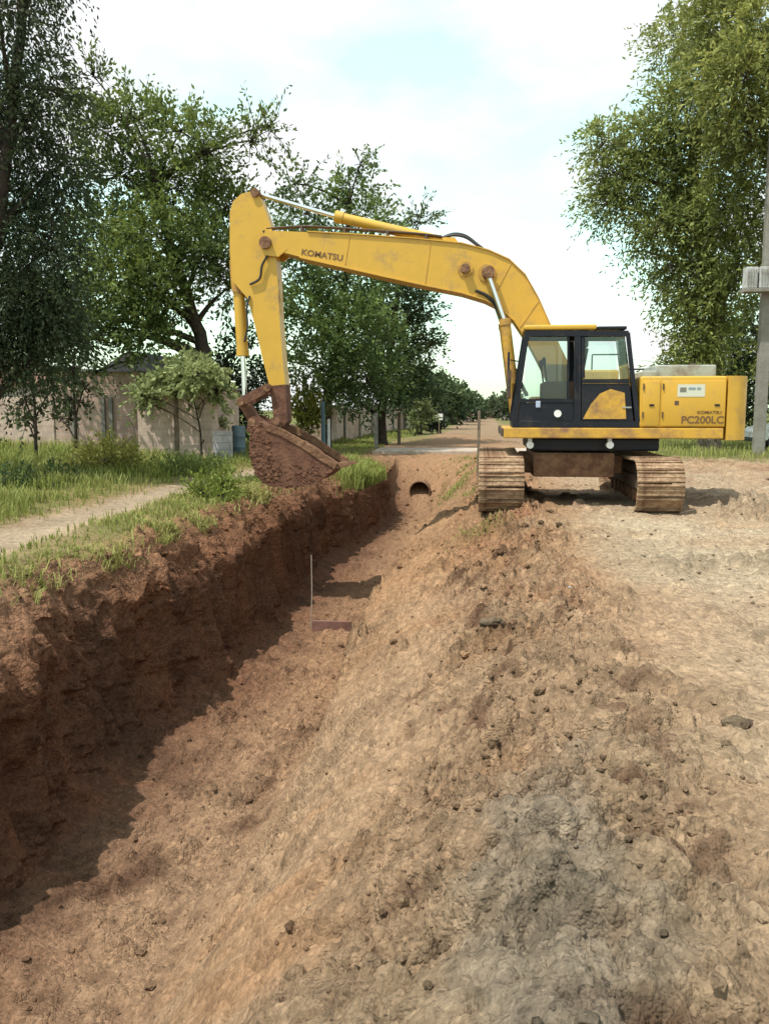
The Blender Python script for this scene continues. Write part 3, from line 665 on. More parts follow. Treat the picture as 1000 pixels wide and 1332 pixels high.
# --- trees on the left
Y1 = 15.0
b = gz(-20, Y1)
tree('tree', 'tall dark tree with drooping leaves at the left edge of the photo', 'tree', b, [b, P(-15, 400, Y1), P(10, 200, Y1), P(30, 0, Y1 + .3), P(30, -120, Y1)],
     [pc(20, 20, 55, 60, Y1, 60), pc(55, 110, 42, 60, Y1, 60), pc(10, 150, 55, 70, Y1 + .8, 80), pc(50, 215, 45, 55, Y1, 60), pc(5, 270, 60, 65, Y1 + .5, 90), pc(55, 320, 45, 50, Y1, 55),
      pc(0, 390, 60, 60, Y1 + .4, 90), pc(60, 390, 50, 40, Y1 + .6, 70), pc(15, 440, 60, 34, Y1 + .5, 80), pc(45, -60, 40, 60, Y1, 50), pc(-60, 100, 60, 90, Y1, 60), pc(-60, 300, 60, 90, Y1, 60), pc(-70, 420, 50, 50, Y1, 40), pc(75, 430, 35, 30, Y1 + 1, 40)],
     leaf=(0.093, 0.041), color=(.024, .042, .022), color2=(.075, .095, .042), twig=.6, per=16, droop=.9, up=-.2, trunk_r=.16, dens=3.7)
Y2 = 26.0
b = gz(262, Y2)
tree('tree', 'big bushy tree with forked dark trunk behind the vine covered block wall', 'tree', b,
     [b, P(268, 480, Y2), P(255, 420, Y2), P(225, 330, Y2), P(200, 220, Y2)],
     [pc(125, 165, 45, 30, Y2, 60), pc(170, 150, 40, 28, Y2, 50), pc(235, 170, 45, 25, Y2, 45), pc(275, 200, 35, 30, Y2, 45), pc(150, 225, 60, 40, Y2, 90), pc(225, 235, 55, 40, Y2, 110), pc(280, 270, 45, 40, Y2, 90),
      pc(130, 300, 55, 45, Y2, 110), pc(200, 310, 60, 45, Y2 - 1, 150), pc(265, 330, 45, 35, Y2 - 1, 110), pc(150, 370, 60, 40, Y2 - 1.5, 150), pc(205, 385, 40, 40, Y2 - 1, 90), pc(110, 430, 60, 40, Y2 - 1.5, 130), pc(190, 440, 35, 28, Y2 - 1.2, 80),
      pc(290, 370, 20, 40, Y2, 30), pc(330, 185, 20, 45, Y2, 16), pc(350, 165, 16, 16, Y2, 7), pc(115, 93, 22, 8, Y2, 9), pc(60, 420, 40, 60, Y2, 60)],
     leaf=(0.162, 0.076), color=(0.044, 0.073, 0.023), color2=(0.149, 0.195, 0.047), twig=.85, per=15, droop=.15, up=.5, trunk_r=.28, dens=1.92)
b = gz(285, 27.5)
tree('tree', 'dark leafy shrub tree between the block wall and the digger bucket', 'tree', b, [b, P(288, 540, 27.5), P(292, 500, 27.5)],
     [pc(292, 500, 26, 26, 27.5, 70), pc(300, 540, 22, 24, 27.5, 60), pc(280, 470, 22, 18, 27.5, 40), pc(330, 500, 22, 40, 28.5, 70), pc(322, 455, 20, 30, 28, 35)],
     leaf=(0.145, 0.068), color=(0.017, 0.034, 0.019), color2=(0.044, 0.068, 0.025), twig=.6, per=14, trunk_r=.1, up=.2, dens=1.56)
Y3 = 31.0
b = gz(424, Y3)
tree('tree', 'dense round green tree behind the raised boom of the digger', 'tree', b,
     [b, P(426, 520, Y3), P(440, 450, Y3), P(450, 350, Y3), P(455, 250, Y3)],
     [pc(395, 275, 35, 25, Y3, 45), pc(455, 245, 32, 22, Y3, 35), pc(470, 215, 14, 18, Y3, 9), pc(385, 240, 22, 18, Y3, 14), pc(470, 285, 45, 30, Y3, 70), pc(395, 330, 45, 35, Y3, 90), pc(450, 360, 60, 40, Y3 - 1, 150), pc(400, 410, 45, 40, Y3 - 1.5, 120),
      pc(460, 430, 60, 40, Y3 - 1.5, 170), pc(415, 480, 50, 30, Y3 - 1, 110), pc(480, 490, 50, 28, Y3 - 1, 110), pc(355, 400, 20, 40, Y3, 30)],
     leaf=(0.178, 0.081), color=(0.048, 0.083, 0.029), color2=(0.158, 0.225, 0.062), twig=.9, per=15, droop=.15, up=.5, trunk_r=.2, dens=1.56)
Y4 = 36.0
b = gz(497, Y4)
tree('tree', 'dark tree with short trunk just left of the open road view', 'tree', b,
     [b, P(497, 530, Y4), P(505, 470, Y4), P(515, 400, Y4), P(520, 330, Y4)],
     [pc(520, 350, 35, 25, Y4, 60), pc(545, 290, 24, 10, Y4, 10), pc(545, 275, 12, 8, Y4, 6), pc(510, 400, 45, 35, Y4, 130), pc(550, 400, 20, 22, Y4, 26), pc(540, 440, 26, 24, Y4, 50), pc(500, 460, 45, 35, Y4, 130), pc(530, 490, 30, 25, Y4, 70), pc(500, 515, 40, 18, Y4, 70), pc(555, 450, 12, 14, Y4, 10), pc(440, 515, 35, 20, Y4, 60)],
     leaf=(0.178, 0.081), color=(0.031, 0.054, 0.025), color2=(0.088, 0.127, 0.042), twig=.8, per=15, droop=.2, up=.35, trunk_r=.22, dens=1.80)
# receding row of roadside trees
far = [(545, 52, 510, 24, 26), (570, 66, 517, 22, 20), (588, 85, 522, 18, 15), (603, 110, 527, 14, 10), (612, 140, 530, 9, 6)]
for k, (px, Yf, py, rx, ry) in enumerate(far):
    b = gz(px, Yf); s = Yf / 40
    tree('tree', ['leafy tree nearest in the row receding left of the road', 'second leafy tree in the row receding left of the road', 'third leafy tree in the row receding left of the road', 'fourth tree of the receding row left of the road', 'farthest small tree of the row left of the road'][k], 'tree', b,
         [b, P(px, py + ry * .5, Yf), P(px, py, Yf)], [pc(px, py, rx, ry, Yf, 160), pc(px - rx * .6, py + ry * .3, rx * .7, ry * .6, Yf, 80), pc(px + rx * .5, py + ry * .3, rx * .7, ry * .6, Yf, 80), pc(px, py - ry * .6, rx * .5, ry * .5, Yf, 40)],
         leaf=(.24 * s, .12 * s), color=(0.037, 0.061, 0.030), color2=(0.091, 0.122, 0.049), twig=.8 * s ** .5, per=10, trunk_r=.2, group='trees receding along the left of the road')
for k, (px, Yf, py, rx, ry) in enumerate([(640, 190, 533, 9, 6), (655, 150, 530, 9, 8), (668, 120, 528, 9, 10)]):
    b = gz(px, Yf); s = Yf / 40
    tree('tree', ['tiny distant tree at the end of the road', 'distant dark tree just left of the digger cab', 'distant tree right behind the front of the digger cab'][k], 'tree', b,
         [b, P(px, py + 2, Yf), P(px, py, Yf)], [pc(px, py, rx, ry, Yf, 120), pc(px - rx * .5, py + 1, rx * .6, ry * .6, Yf, 60)],
         leaf=(.2 * s, .1 * s), color=(0.043, 0.061, 0.037), color2=(0.091, 0.110, 0.055), twig=.5 * s, per=9, trunk_r=.2)
# --- trees on the right
Y5 = 34.0
b = gz(925, Y5)
tree('tree', 'huge leafy eucalyptus overhanging the road behind the digger', 'tree', b,
     [b, P(925, 470, Y5), P(930, 380, Y5), P(900, 280, Y5), P(905, 180, Y5), P(930, 60, Y5)],
     [pc(785, 185, 25, 25, Y5, 45), pc(800, 225, 32, 30, Y5, 70), pc(790, 265, 24, 22, Y5, 40), pc(835, 180, 40, 30, Y5, 90), pc(850, 235, 45, 40, Y5, 120), pc(880, 150, 40, 35, Y5, 100), pc(885, 45, 36, 45, Y5, 90), pc(905, 100, 35, 35, Y5, 70), pc(920, 190, 50, 45, Y5 - 1, 150),
      pc(850, 300, 30, 30, Y5, 50), pc(895, 280, 40, 40, Y5, 110), pc(940, 270, 50, 45, Y5 - 1.5, 160), pc(870, 345, 24, 30, Y5, 40), pc(905, 355, 36, 40, Y5, 100), pc(880, 395, 16, 25, Y5, 26), pc(915, 420, 36, 40, Y5, 110), pc(885, 450, 14, 22, Y5, 20), pc(905, 475, 30, 26, Y5, 70),
      pc(965, 340, 45, 50, Y5 - 1, 150), pc(830, 325, 10, 12, Y5, 8), pc(868, 470, 8, 12, Y5, 6)],
     leaf=(0.187, 0.072), color=(0.098, 0.134, 0.043), color2=(0.305, 0.342, 0.098), twig=1.0, per=16, droop=.55, up=.1, trunk_r=.4, bark=BARKL, dens=2.10)
Y6 = 31.0
b = gz(1050, Y6)
tree('tree', 'second tall tree filling the right edge above the utility pole', 'tree', b,
     [b, P(1045, 420, Y6), P(1030, 280, Y6), P(1020, 130, Y6), P(1010, 0, Y6), P(1000, -120, Y6)],
     [pc(985, 40, 50, 50, Y6 - 1, 140), pc(1030, 120, 60, 60, Y6 - 1, 120), pc(960, 100, 45, 45, Y6 - 1, 140), pc(975, 170, 40, 35, Y6 - .5, 120), pc(1040, 230, 50, 60, Y6, 90), pc(935, 20, 45, 40, Y6, 90), pc(1000, -60, 60, 60, Y6, 90), pc(1040, 350, 50, 60, Y6 + 1, 90), pc(1100, 250, 60, 120, Y6, 90), pc(1040, 450, 50, 50, Y6 + 1, 70), pc(950, -50, 50, 50, Y6, 60)],
     leaf=(0.187, 0.076), color=(0.110, 0.140, 0.043), color2=(0.329, 0.342, 0.098), twig=1.0, per=16, droop=.5, up=.1, trunk_r=.4, bark=BARKL, dens=2.04)
Y7 = 44
b = gz(960, Y7)
tree('tree', 'dark dense tree low behind the rear of the digger', 'tree', b, [b, P(960, 480, Y7), P(955, 430, Y7)],
     [pc(935, 500, 40, 30, Y7, 130), pc(975, 500, 45, 35, Y7, 130), pc(950, 450, 50, 40, Y7, 160), pc(985, 430, 40, 50, Y7, 120), pc(905, 510, 25, 20, Y7, 50), pc(900, 480, 20, 20, Y7, 40), pc(1030, 500, 40, 40, Y7, 60), pc(940, 535, 45, 16, Y7, 70)],
     leaf=(0.221, 0.093), color=(0.024, 0.043, 0.018), color2=(0.067, 0.091, 0.030), twig=.9, per=12, droop=.3, up=.2, trunk_r=.25, dens=1.68)

# --- saplings, bushes and vine
for k, (px, yb, Ys, yt) in enumerate([(45, 612, 19.0, 470), (97, 600, 20.5, 455)]):
    b = gz(px, Ys)
    tree('sapling', ['thin young tree with dark stem, nearer the left edge', 'thin young tree with dark stem in front of the long wall'][k], 'sapling', b,
         [b, P(px + 2, 560, Ys), P(px - 1, 500, Ys), P(px, yt, Ys)], [pc(px - 12, 520, 20, 26, Ys, 16), pc(px + 14, 505, 18, 22, Ys, 14), pc(px, 480, 22, 22, Ys, 20), pc(px - 22, 545, 12, 14, Ys, 7)],
         leaf=(.15, .08), color=(.03, .045, .02), color2=(.08, .10, .035), twig=.4, per=9, droop=.3, up=.1, trunk_r=.05, group='young trees on the left verge')
def bush(label, px, py, rx, ry, Yb, n, c1, c2, name='bush', leaf=(.10, .035), twig=.35, up=.8, cat='bush'):
    b = gz(px, Yb)
    return tree(name, label, cat, b, [b, b + np.array([0, 0, .25]), P(px, py, Yb)], [pc(px, py, rx, ry, Yb, n), pc(px - rx * .5, py + ry * .4, rx * .6, ry * .6, Yb, n // 2), pc(px + rx * .5, py + ry * .4, rx * .6, ry * .6, Yb, n // 2)],
                leaf=leaf, color=c1, color2=c2, twig=twig, per=12, droop=.1, up=up, trunk_r=.03)
bush('yellow-green rounded bush on the verge in front of the long wall', 135, 600, 36, 30, 17.5, 150, (.12, .13, .03), (.25, .24, .055))
bush('low yellow-green weeds beside the block wall corner', 180, 628, 40, 16, 17.5, 120, (.12, .15, .03), (.24, .26, .06), name='weed_clump')
bush('dark low bush in the shade at the left edge', 5, 640, 45, 20, 14.0, 90, (.02, .04, .018), (.05, .08, .03))  # leaf colours darkened to carry the shade over this bank
bush('dark bush in front of the two young trees', 85, 635, 45, 18, 15.5, 120, (.025, .05, .018), (.06, .09, .03))  # same shaded stretch, its shade also put into the leaf colours
bush('pale green weeds growing at the foot of the vine covered wall', 255, 612, 36, 11, 18.5, 110, (.10, .14, .035), (.20, .24, .07), name='weed_clump')
bush('bright green tuft on the bank left of the bucket', 285, 640, 26, 8, 13.8, 70, (.09, .14, .025), (.19, .23, .05), name='weed_clump')
bush('small pale shrub at the far corner of the garden wall', 548, 540, 14, 16, 44, 70, (.09, .12, .05), (.19, .21, .08), leaf=(.22, .10), twig=.5)
bush('yellow-green shrub behind the bucket arm', 400, 535, 15, 30, 30, 60, (.13, .15, .03), (.28, .27, .05), leaf=(.18, .08), twig=.5)
bush('dark bush beside the small white sign', 562, 548, 12, 10, 48, 60, (.015, .02, .02), (.03, .04, .03), leaf=(.2, .1), twig=.4)

# ================================================================== WALLS AND HOUSES ON THE LEFT
BLOCK = block_mat('hollow_brick', (.40, .28, .22), (.46, .32, .26), (.42, .37, .32), .33, .19)
BLOCKP = block_mat('pale_plastered_brick', (.50, .38, .315), (.55, .42, .35), (.46, .38, .32), .33, .19)
GREYB = block_mat('grey_block', (.33, .32, .33), (.37, .35, .35), (.27, .26, .26), .4, .2)
def wbox(px0, px1, pyt, Ya, dY, zb=-.1, th=None):
    a = P(px0, pyt, Ya); b = P(px1, pyt, Ya); return (a[0], Ya, zb), (b[0], Ya + dY, a[2])
rt = empty('garden_shed', tuple(gz(228, 23)), 'pinkish hollow brick shed overgrown with vine on top', 'shed')
lo, hi = wbox(178, 276, 506, 23, 2.4)
midx = lo[0] + (hi[0] - lo[0]) * .52
def wall_pieces(bm, lo, hi, t=.18):
    add_box(bm, lo, (hi[0], lo[1] + t, hi[2]))
    add_box(bm, (lo[0], lo[1] + t + .002, lo[2]), (lo[0] + t, hi[1], hi[2] - .003)); add_box(bm, (hi[0] - t, lo[1] + t + .002, lo[2]), (hi[0], hi[1], hi[2] - .003)); add_box(bm, (lo[0], hi[1] + .002, lo[2]), (hi[0], hi[1] + t, hi[2] - .005))
bm = BM(); wall_pieces(bm, lo, (midx - .07, hi[1], hi[2])); wall_pieces(bm, (midx + .07, lo[1] - .03, lo[2]), hi); bm_obj('wall', bm, BLOCKP, rt)
bm = BM(); add_box(bm, (midx - .06, lo[1] - .05, lo[2]), (midx + .06, lo[1] + .2, hi[2] + .06)); bm_obj('pillar', bm, WOOD, rt, .01)
bm = BM(); add_box(bm, (lo[0] - .12, lo[1] - .12, hi[2] + .004), (hi[0] + .15, hi[1] + .3, hi[2] + .07)); bm_obj('roof', bm, GREYP, rt, .01)
bm = BM()
for k in range(6): add_box(bm, (lo[0] + .1, lo[1] - .036, .9 + k * .0), (lo[0] + .1, lo[1] - .036, .9))
bm.free()
vb = P(228, 500, 23)
tree('vine', 'pale green vine sprawling over the top of the brick shed', 'vine', (hi[0] - .3, 22.9, 0), [(hi[0] - .3, 22.85, 0), (hi[0] - .35, 22.85, 1.2), P(240, 495, 22.9), P(215, 490, 23.2)],
     [pc(200, 505, 24, 10, 22.9, 60, .4), pc(235, 492, 34, 12, 23, 110, .6), pc(265, 488, 26, 12, 23, 90, .6), pc(205, 516, 20, 7, 22.85, 26, .15), pc(266, 516, 12, 12, 22.85, 20, .15), pc(190, 522, 7, 12, 22.85, 9, .1), pc(285, 505, 14, 16, 23, 30, .4), pc(240, 472, 28, 8, 23.4, 50, .5), pc(272, 550, 6, 22, 22.8, 14, .15)],
     leaf=(.15, .10), color=(.15, .19, .07), color2=(.30, .34, .15), twig=.35, per=11, droop=.35, up=.3, trunk_r=.03)
lo, hi = wbox(276.5, 300, 561, 22.6, .2)
bm = BM(); add_box(bm, lo, hi); tag(bm_obj('low_wall', bm, GREYB, None, .01), 'low grey block wall stub beside the brick shed', 'wall')
a = P(60, 492, 25.2)
rt = empty('garden_wall', (P(140, 490, 25.2)[0], 25.2, 0), 'long pinkish brick garden wall behind the young trees', 'wall')
lo, hi = wbox(70, 181, 490, 25.2, .2)
bm = BM(); add_box(bm, lo, hi); bm_obj('wall_panel', bm, BLOCK, rt)
for px in (132, 142, 92):
    q = P(px, 500, 25.1); bm = BM(); add_box(bm, (q[0] - .06, 25.12, -.1), (q[0] + .06, 25.197, q[2] - .4)); bm_obj('pillar', bm, CONC, rt)
bm = BM(); add_box(bm, (hi[0] + .003, 25.0, -.1), (hi[0] + .22, 25.5, hi[2] + .05)); bm_obj('pillar', bm, mat('dark_brick', (.13, .06, .04), .9, dirt=(.06, .04, .03), dirt_amt=.5), rt)
lo, hi = wbox(-160, 69, 517, 26.5, .2)
bm = BM(); add_box(bm, lo, hi); tag(bm_obj('garden_wall', bm, BLOCKP, None, .01), 'pale weathered wall at the left edge behind the young trees', 'wall')
# house with dark sheet roof beyond the wall
rt = empty('house', (P(100, 500, 33)[0], 33, 0), 'low house with dark pitched roof behind the long garden wall', 'house')
q0 = P(60, 500, 33); q1 = P(182, 500, 33)
bm = BM(); add_box(bm, (q0[0], 33, 0), (q1[0], 38, 3.0)); bm_obj('wall', bm, BLOCKP, rt)
ROOFD = mat('dark_roof_sheet', (.035, .033, .04), .7, dirt=(.09, .08, .08), dirt_amt=.3)
bm = BM()
r0 = P(120, 488, 32.6); r1 = P(184, 460, 32.6)
add_prism(bm, [(r0[0], 3.0), (r1[0] + .3, 3.0), (r1[0] + .3, r1[2]), (r1[0] - .5, r1[2] + .1), (r0[0], r0[2])], 32.5, 38.4); bm_obj('roof', bm, ROOFD, rt)
bm = BM(); add_box(bm, (q0[0] - .2, 32.4, 3.004), (r0[0] - .05, 38.2, 3.12)); bm_obj('roof_edge', bm, GREYP, rt)
# house far left with reddish roof
rt = empty('house', (P(10, 500, 36)[0], 36, 0), 'house with faded reddish roof half hidden at the left edge', 'house')
q0 = P(-120, 500, 36); q1 = P(48, 500, 36)
bm = BM(); add_box(bm, (q0[0], 36, 0), (q1[0], 42, 2.6)); bm_obj('wall', bm, mat('pale_plaster', (.42, .38, .36), .9, dirt=(.25, .21, .18), dirt_amt=.4), rt)
bm = BM(); add_prism(bm, [(q0[0] - .3, 2.6), (q1[0] + .3, 2.6), ((q0[0] + q1[0]) / 2, 4.0)], 35.7, 42.3); bm_obj('roof', bm, mat('faded_red_tile', (.28, .13, .10), .9, dirt=(.15, .08, .06), dirt_amt=.5), rt)
# blue barrel
def barrel(p, r, h, m, name, label):
    rt = empty(name, p, label, 'barrel')
    bm = BM(); prof_ = [(0, .96), (.04, 1), (.30, .97), (.33, 1.04), (.36, .97), (.64, .97), (.67, 1.04), (.70, .97), (.96, 1), (1, .95)]
    for (a0, r0_), (a1, r1_) in zip(prof_[:-1], prof_[1:]): add_cyl(bm, (p[0], p[1], p[2] + h * a0), (p[0], p[1], p[2] + h * a1), r * r0_, r * r1_, 20, caps=False)
    bmesh.ops.remove_doubles(bm, verts=bm.verts, dist=.0005)
    bm_obj('drum', bm, m, rt, smooth=True)
    bm = BM(); add_cyl(bm, (p[0], p[1], p[2] + h * .97), (p[0], p[1], p[2] + h * .985), r * .94, n=20); bm_obj('lid', bm, DARK, rt)
q = gz(310, 24); barrel((q[0], 24, q[2] + .1), .20, .92, mat('blue_drum_paint', (.08, .14, .18), .5, dirt=(.10, .09, .08), dirt_amt=.4), 'barrel', 'blue-grey barrel between the wall stub and the bucket')
# receding street wall, with posts in front
rt = empty('street_wall', (-6.6, 36, 0), 'pinkish street wall with pillars receding beyond the trench end', 'wall')
wy = [34, 38.5, 43, 47.5, 52, 58, 66, 76]
wx = lambda yy: -6.3 + (yy - 34) * .012
for k in range(len(wy) - 1):
    bm = BM(); x0, x1 = wx(wy[k]), wx(wy[k + 1])
    add_box(bm, (x0 - .09, wy[k] + .13, -.1), (x0 + .09, wy[k + 1] - .13, [1.7, 1.55, 1.9, 1.8, 1.95, 1.8, 1.8][k])); bm_obj('wall_panel', bm, BLOCK if k % 2 else BLOCKP, rt)
    bm = BM(); add_box(bm, (x0 - .13, wy[k] - .127, -.1), (x0 + .13, wy[k] + .127, [1.95, 1.8, 2.1, 2.1, 2.1, 2, 2][k])); bm_obj('pillar', bm, CONC, rt)
rt = empty('street_wall', (-8, 34, 0), 'short pinkish wall facing the road behind the bucket arm', 'wall')
lo, hi = wbox(372, 432, 552, 33.6, .2); hi = (hi[0] - .2, hi[1], hi[2])
bm = BM(); add_box(bm, lo, hi); bm_obj('wall_panel', bm, BLOCK, rt)
def post(px, pyb, pyt, Y, w, m, name, label, cat='post', rnd=True):
    p0 = gz(px, Y); p1 = P(px, pyt, Y); bm = BM()
    if rnd: add_tube(bm, [p0, (p0 + p1) / 2 + np.array([.01, 0, 0]), p1], [w, w * .92, w * .85], 10)
    else: add_box(bm, (p0[0] - w, Y - w, p0[2]), (p0[0] + w, Y + w, p1[2]))
    return tag(bm_obj(name, bm, m, None, 0 if rnd else .006, smooth=rnd, base=tuple(p0)), label, cat)
post(420, 590, 522, 29.0, .085, mat('blue_grey_paint', (.06, .12, .15), .6, dirt=(.1, .09, .08), dirt_amt=.3), 'post', 'dark blue-grey painted post right of the bucket arm')
post(427.5, 588, 545, 29.6, .045, WHITE, 'post', 'thin white post next to the blue-grey post', rnd=False)
post(489, 576, 537, 33.5, .07, CONC, 'post', 'pale post in front of the dark tree trunk', rnd=False)
post(519, 574, 536, 36.5, .07, WOOD, 'post', 'brown wooden post between the two pale wall pillars', rnd=False)
post(623, 620, 534, 20.0, .035, WOOD, 'stake', 'slim pale stake standing left of the digger tracks', cat='stake', rnd=False)
p0 = gz(571, 47); bm = BM(); add_box(bm, (p0[0] - .03, 47, p0[2]), (p0[0] + .03, 47.05, p0[2] + 1.2))
rt = empty('sign', tuple(p0), 'small white sign on a post far down the left side', 'sign'); bm_obj('post', bm, WOOD, rt)
bm = BM(); add_box(bm, (p0[0] - .2, 46.95, p0[2] + .95), (p0[0] + .2, 46.99, p0[2] + 1.3)); bm_obj('board', bm, WHITE, rt, .008)
# concrete slab crossing the far end of the trench
a = G(492, 589, .02); b_ = G(690, 580, .02)
rt = empty('crossing_slab', (-1, 30, 0), 'pale flat concrete slab crossing the far end of the trench', 'slab')
for k in range(3):
    x0 = -3.7 + k * 1.85; bm = BM(); add_box(bm, (x0, 29.0, -.02), (x0 + 1.84, 31.6, .10)); bm_obj('slab', bm, mat('pale_concrete', (.42, .37, .31), .9, dirt=(.30, .20, .14), dirt_amt=.5, dirt_scale=1.5, bump=.3), rt, .015)
# culvert pipe
pp = P(543, 643, 25.1)
rt = empty('culvert_pipe', (pp[0], 25.1, pp[2]), 'round dark culvert pipe opening at the far end of the trench', 'pipe')
bm = BM(); n = 28; ro, ri = .325, .30; rings = []
for (yy, rr) in ((29, ri), (25.9, ri), (25.9, ro), (29, ro)):
    rings.append([bm.verts.new((pp[0] + rr * math.cos(2 * math.pi * k / n), yy, pp[2] + rr * math.sin(2 * math.pi * k / n))) for k in range(n)])
for a_, b__ in zip(rings, rings[1:] + rings[:1]):
    for k in range(n): bm.faces.new((a_[k], a_[(k + 1) % n], b__[(k + 1) % n], b__[k]))
bm_obj('pipe_shell', bm, MUD, rt, smooth=True)
bm = BM(); add_cyl(bm, (pp[0], 28.9, pp[2]), (pp[0], 28.99, pp[2]), ri - .002, n=28); bm_obj('silt_plug', bm, DARK, rt)
# rod and board in the trench
f0 = P(405, 838, 12.3); gzz = ground_z(f0[0], 12.3)
rt = empty('marker_rod', (f0[0], 12.3, gzz), 'thin pale rod standing on the trench floor below the bucket', 'rod')
t0 = P(405, 722, 12.3); bm = BM(); add_tube(bm, [(f0[0], 12.3, gzz - .05), ((f0[0] + t0[0]) / 2 + .01, 12.3, (gzz + t0[2]) / 2), t0], [.009, .008, .007], 8); bm_obj('shaft', bm, mat('pale_rod', (.36, .31, .25), .6, var=.3), rt)
a = P(405, 812, 12.2); b_ = P(457, 829, 12.2); bm = BM(); add_box(bm, (a[0] + .01, 12.2, gzz - .02), (b_[0], 12.25, gzz + .16))
tag(bm_obj('board', bm, mat('reddish_board', (.20, .10, .08), .85, dirt=(.12, .06, .045), dirt_amt=.4, bump=.3), None, .006, base=(a[0], 12.2, gzz)), 'short reddish-brown board on edge beside the rod on the trench floor', 'board')

# far houses at the end of the road
for k, (px0, px1, pyt, Yh, c) in enumerate([(633, 650, 537, 150, (.35, .22, .17)), (652, 672, 533, 130, (.30, .20, .18)), (575, 612, 540, 100, (.32, .24, .2))]):
    a = P(px0, pyt, Yh); b_ = P(px1, pyt, Yh)
    rt = empty('house', ((a[0] + b_[0]) / 2, Yh, 0), ['small reddish house at the far end of the road', 'distant house just left of the digger cab', 'distant low house behind the receding trees'][k], 'house')
    bm = BM(); add_box(bm, (a[0], Yh, -.2), (b_[0], Yh + 7, a[2])); bm_obj('wall', bm, mat('far_wall_%s' % 'abc'[k], c, .9, var=.2), rt)
    bm = BM(); add_prism(bm, [(a[0] - .4, a[2] + .01), (b_[0] + .4, a[2] + .01), ((a[0] + b_[0]) / 2, a[2] + 1.0)], Yh - .3, Yh + 7.3); bm_obj('roof', bm, mat('far_roof', (.25, .15, .13), .9), rt)
    wd = b_[0] - a[0]
    for f in (.25, .7):
        bm = BM(); add_box(bm, (a[0] + wd * f - .5, Yh - .04, .9), (a[0] + wd * f + .5, Yh - .003, min(2.0, a[2] - .2))); bm_obj('window', bm, BLK, rt)

# ================================================================== EXCAVATOR
YC = 14.4
xl = P(622, 640, 12.4)[0]; xr = P(890, 640, 12.4)[0]; XCn = (xl + xr) / 2
ex = empty('excavator', (XCn, YC, 0), 'yellow tracked excavator with boom stretched left over the trench', 'excavator')
TW = .66
# tracks
def track_path(s, Lh, r):
    """position and outward angle along the loop (in the YZ plane)"""
    per = 4 * Lh + 2 * math.pi * r; s %= per
    if s < 2 * Lh: return (-Lh + s, r + r, math.pi / 2)
    s -= 2 * Lh
    if s < math.pi * r: a = math.pi / 2 - s / r; return (Lh + r * math.cos(a), r + r * math.sin(a), a)
    s -= math.pi * r
    if s < 2 * Lh: return (Lh - s, 0, -math.pi / 2)
    s -= 2 * Lh
    a = -math.pi / 2 - s / r; return (-Lh + r * math.cos(a), r + r * math.sin(a), a)
Lh, tr_r = 1.63, .375
per = 4 * Lh + 2 * math.pi * tr_r; ns = 48
bm = BM()
add_box(bm, (-TW / 2, -.088, 0), (TW / 2, .088, .028))
for yy, hh in ((-.070, .046), (0.0, .036), (.066, .041)): add_box(bm, (-TW / 2 + .004, yy - .011, .0281), (TW / 2 - .004, yy + .011, hh))
bmesh.ops.bevel(bm, geom=list(bm.edges), offset=.004, segments=1, affect='EDGES')
shoe_me = bpy.data.meshes.new('track_shoe'); bm.to_mesh(shoe_me); bm.free(); shoe_me.materials.append(SHOE)
for side in (-1, 1):
    xc = (xl + TW / 2) if side < 0 else (xr - TW / 2)
    lift = .012
    bm = BM(); add_box(bm, (xc - .17, YC - 1.62, .22), (xc + .17, YC + 1.62, .66)); add_box(bm, (xc - .21, YC - 1.3, .3), (xc + .21, YC + 1.3, .5))
    tk = bm_obj('track', bm, DARK, ex, .02)
    if True:
        for k in range(ns):
            y_, z_, a = track_path(k * per / ns + (.05 if side < 0 else .12), Lh, tr_r)
            sh = bpy.data.objects.new('track_shoe', shoe_me); COL.objects.link(sh); sh.parent = tk
            # local z = outward normal, local y = along the loop
            nrm = Vector((0, math.cos(a), math.sin(a))); tg = Vector((0, -math.sin(a), math.cos(a))); xx = tg.cross(nrm)
            M = Matrix((xx, tg, nrm)).transposed().to_4x4()
            sag = -.03 * math.cos(y_ / Lh * 1.5) if (z_ > .7 and abs(y_) < Lh) else 0
            M.translation = Vector((xc - XCn, y_, z_ + lift + sag)); sh.matrix_local = M
        for k in range(8):
            bm = BM(); yy = YC - 1.3 + k * .37; add_cyl(bm, (xc - .2, yy, .19), (xc + .2, yy, .19), .10, n=16); bm_obj('track_roller', bm, MUD, tk, smooth=True)
        for nm, yy in (('idler_wheel', YC - Lh), ('drive_sprocket', YC + Lh)):
            bm = BM(); add_cyl(bm, (xc - .1, yy, tr_r + lift), (xc + .1, yy, tr_r + lift), .33, n=26); add_cyl(bm, (xc - .2, yy, tr_r + lift), (xc + .2, yy, tr_r + lift), .16, n=18); bm_obj(nm, bm, MUD, tk, smooth=True)
# car body between the tracks
bm = BM(); add_box(bm, (xl + TW + .02, YC - .75, .50), (xr - TW - .02, YC + .75, .78)); add_box(bm, (XCn - .62, YC - 1.05, .46), (XCn + .62, YC + 1.05, .84)); bm_obj('undercarriage_frame', bm, MUD, ex, .03)
bm = BM(); add_cyl(bm, (XCn, YC, .84), (XCn, YC, 1.0), .62, n=36); bm_obj('slewing_ring', bm, DARK, ex, smooth=True)
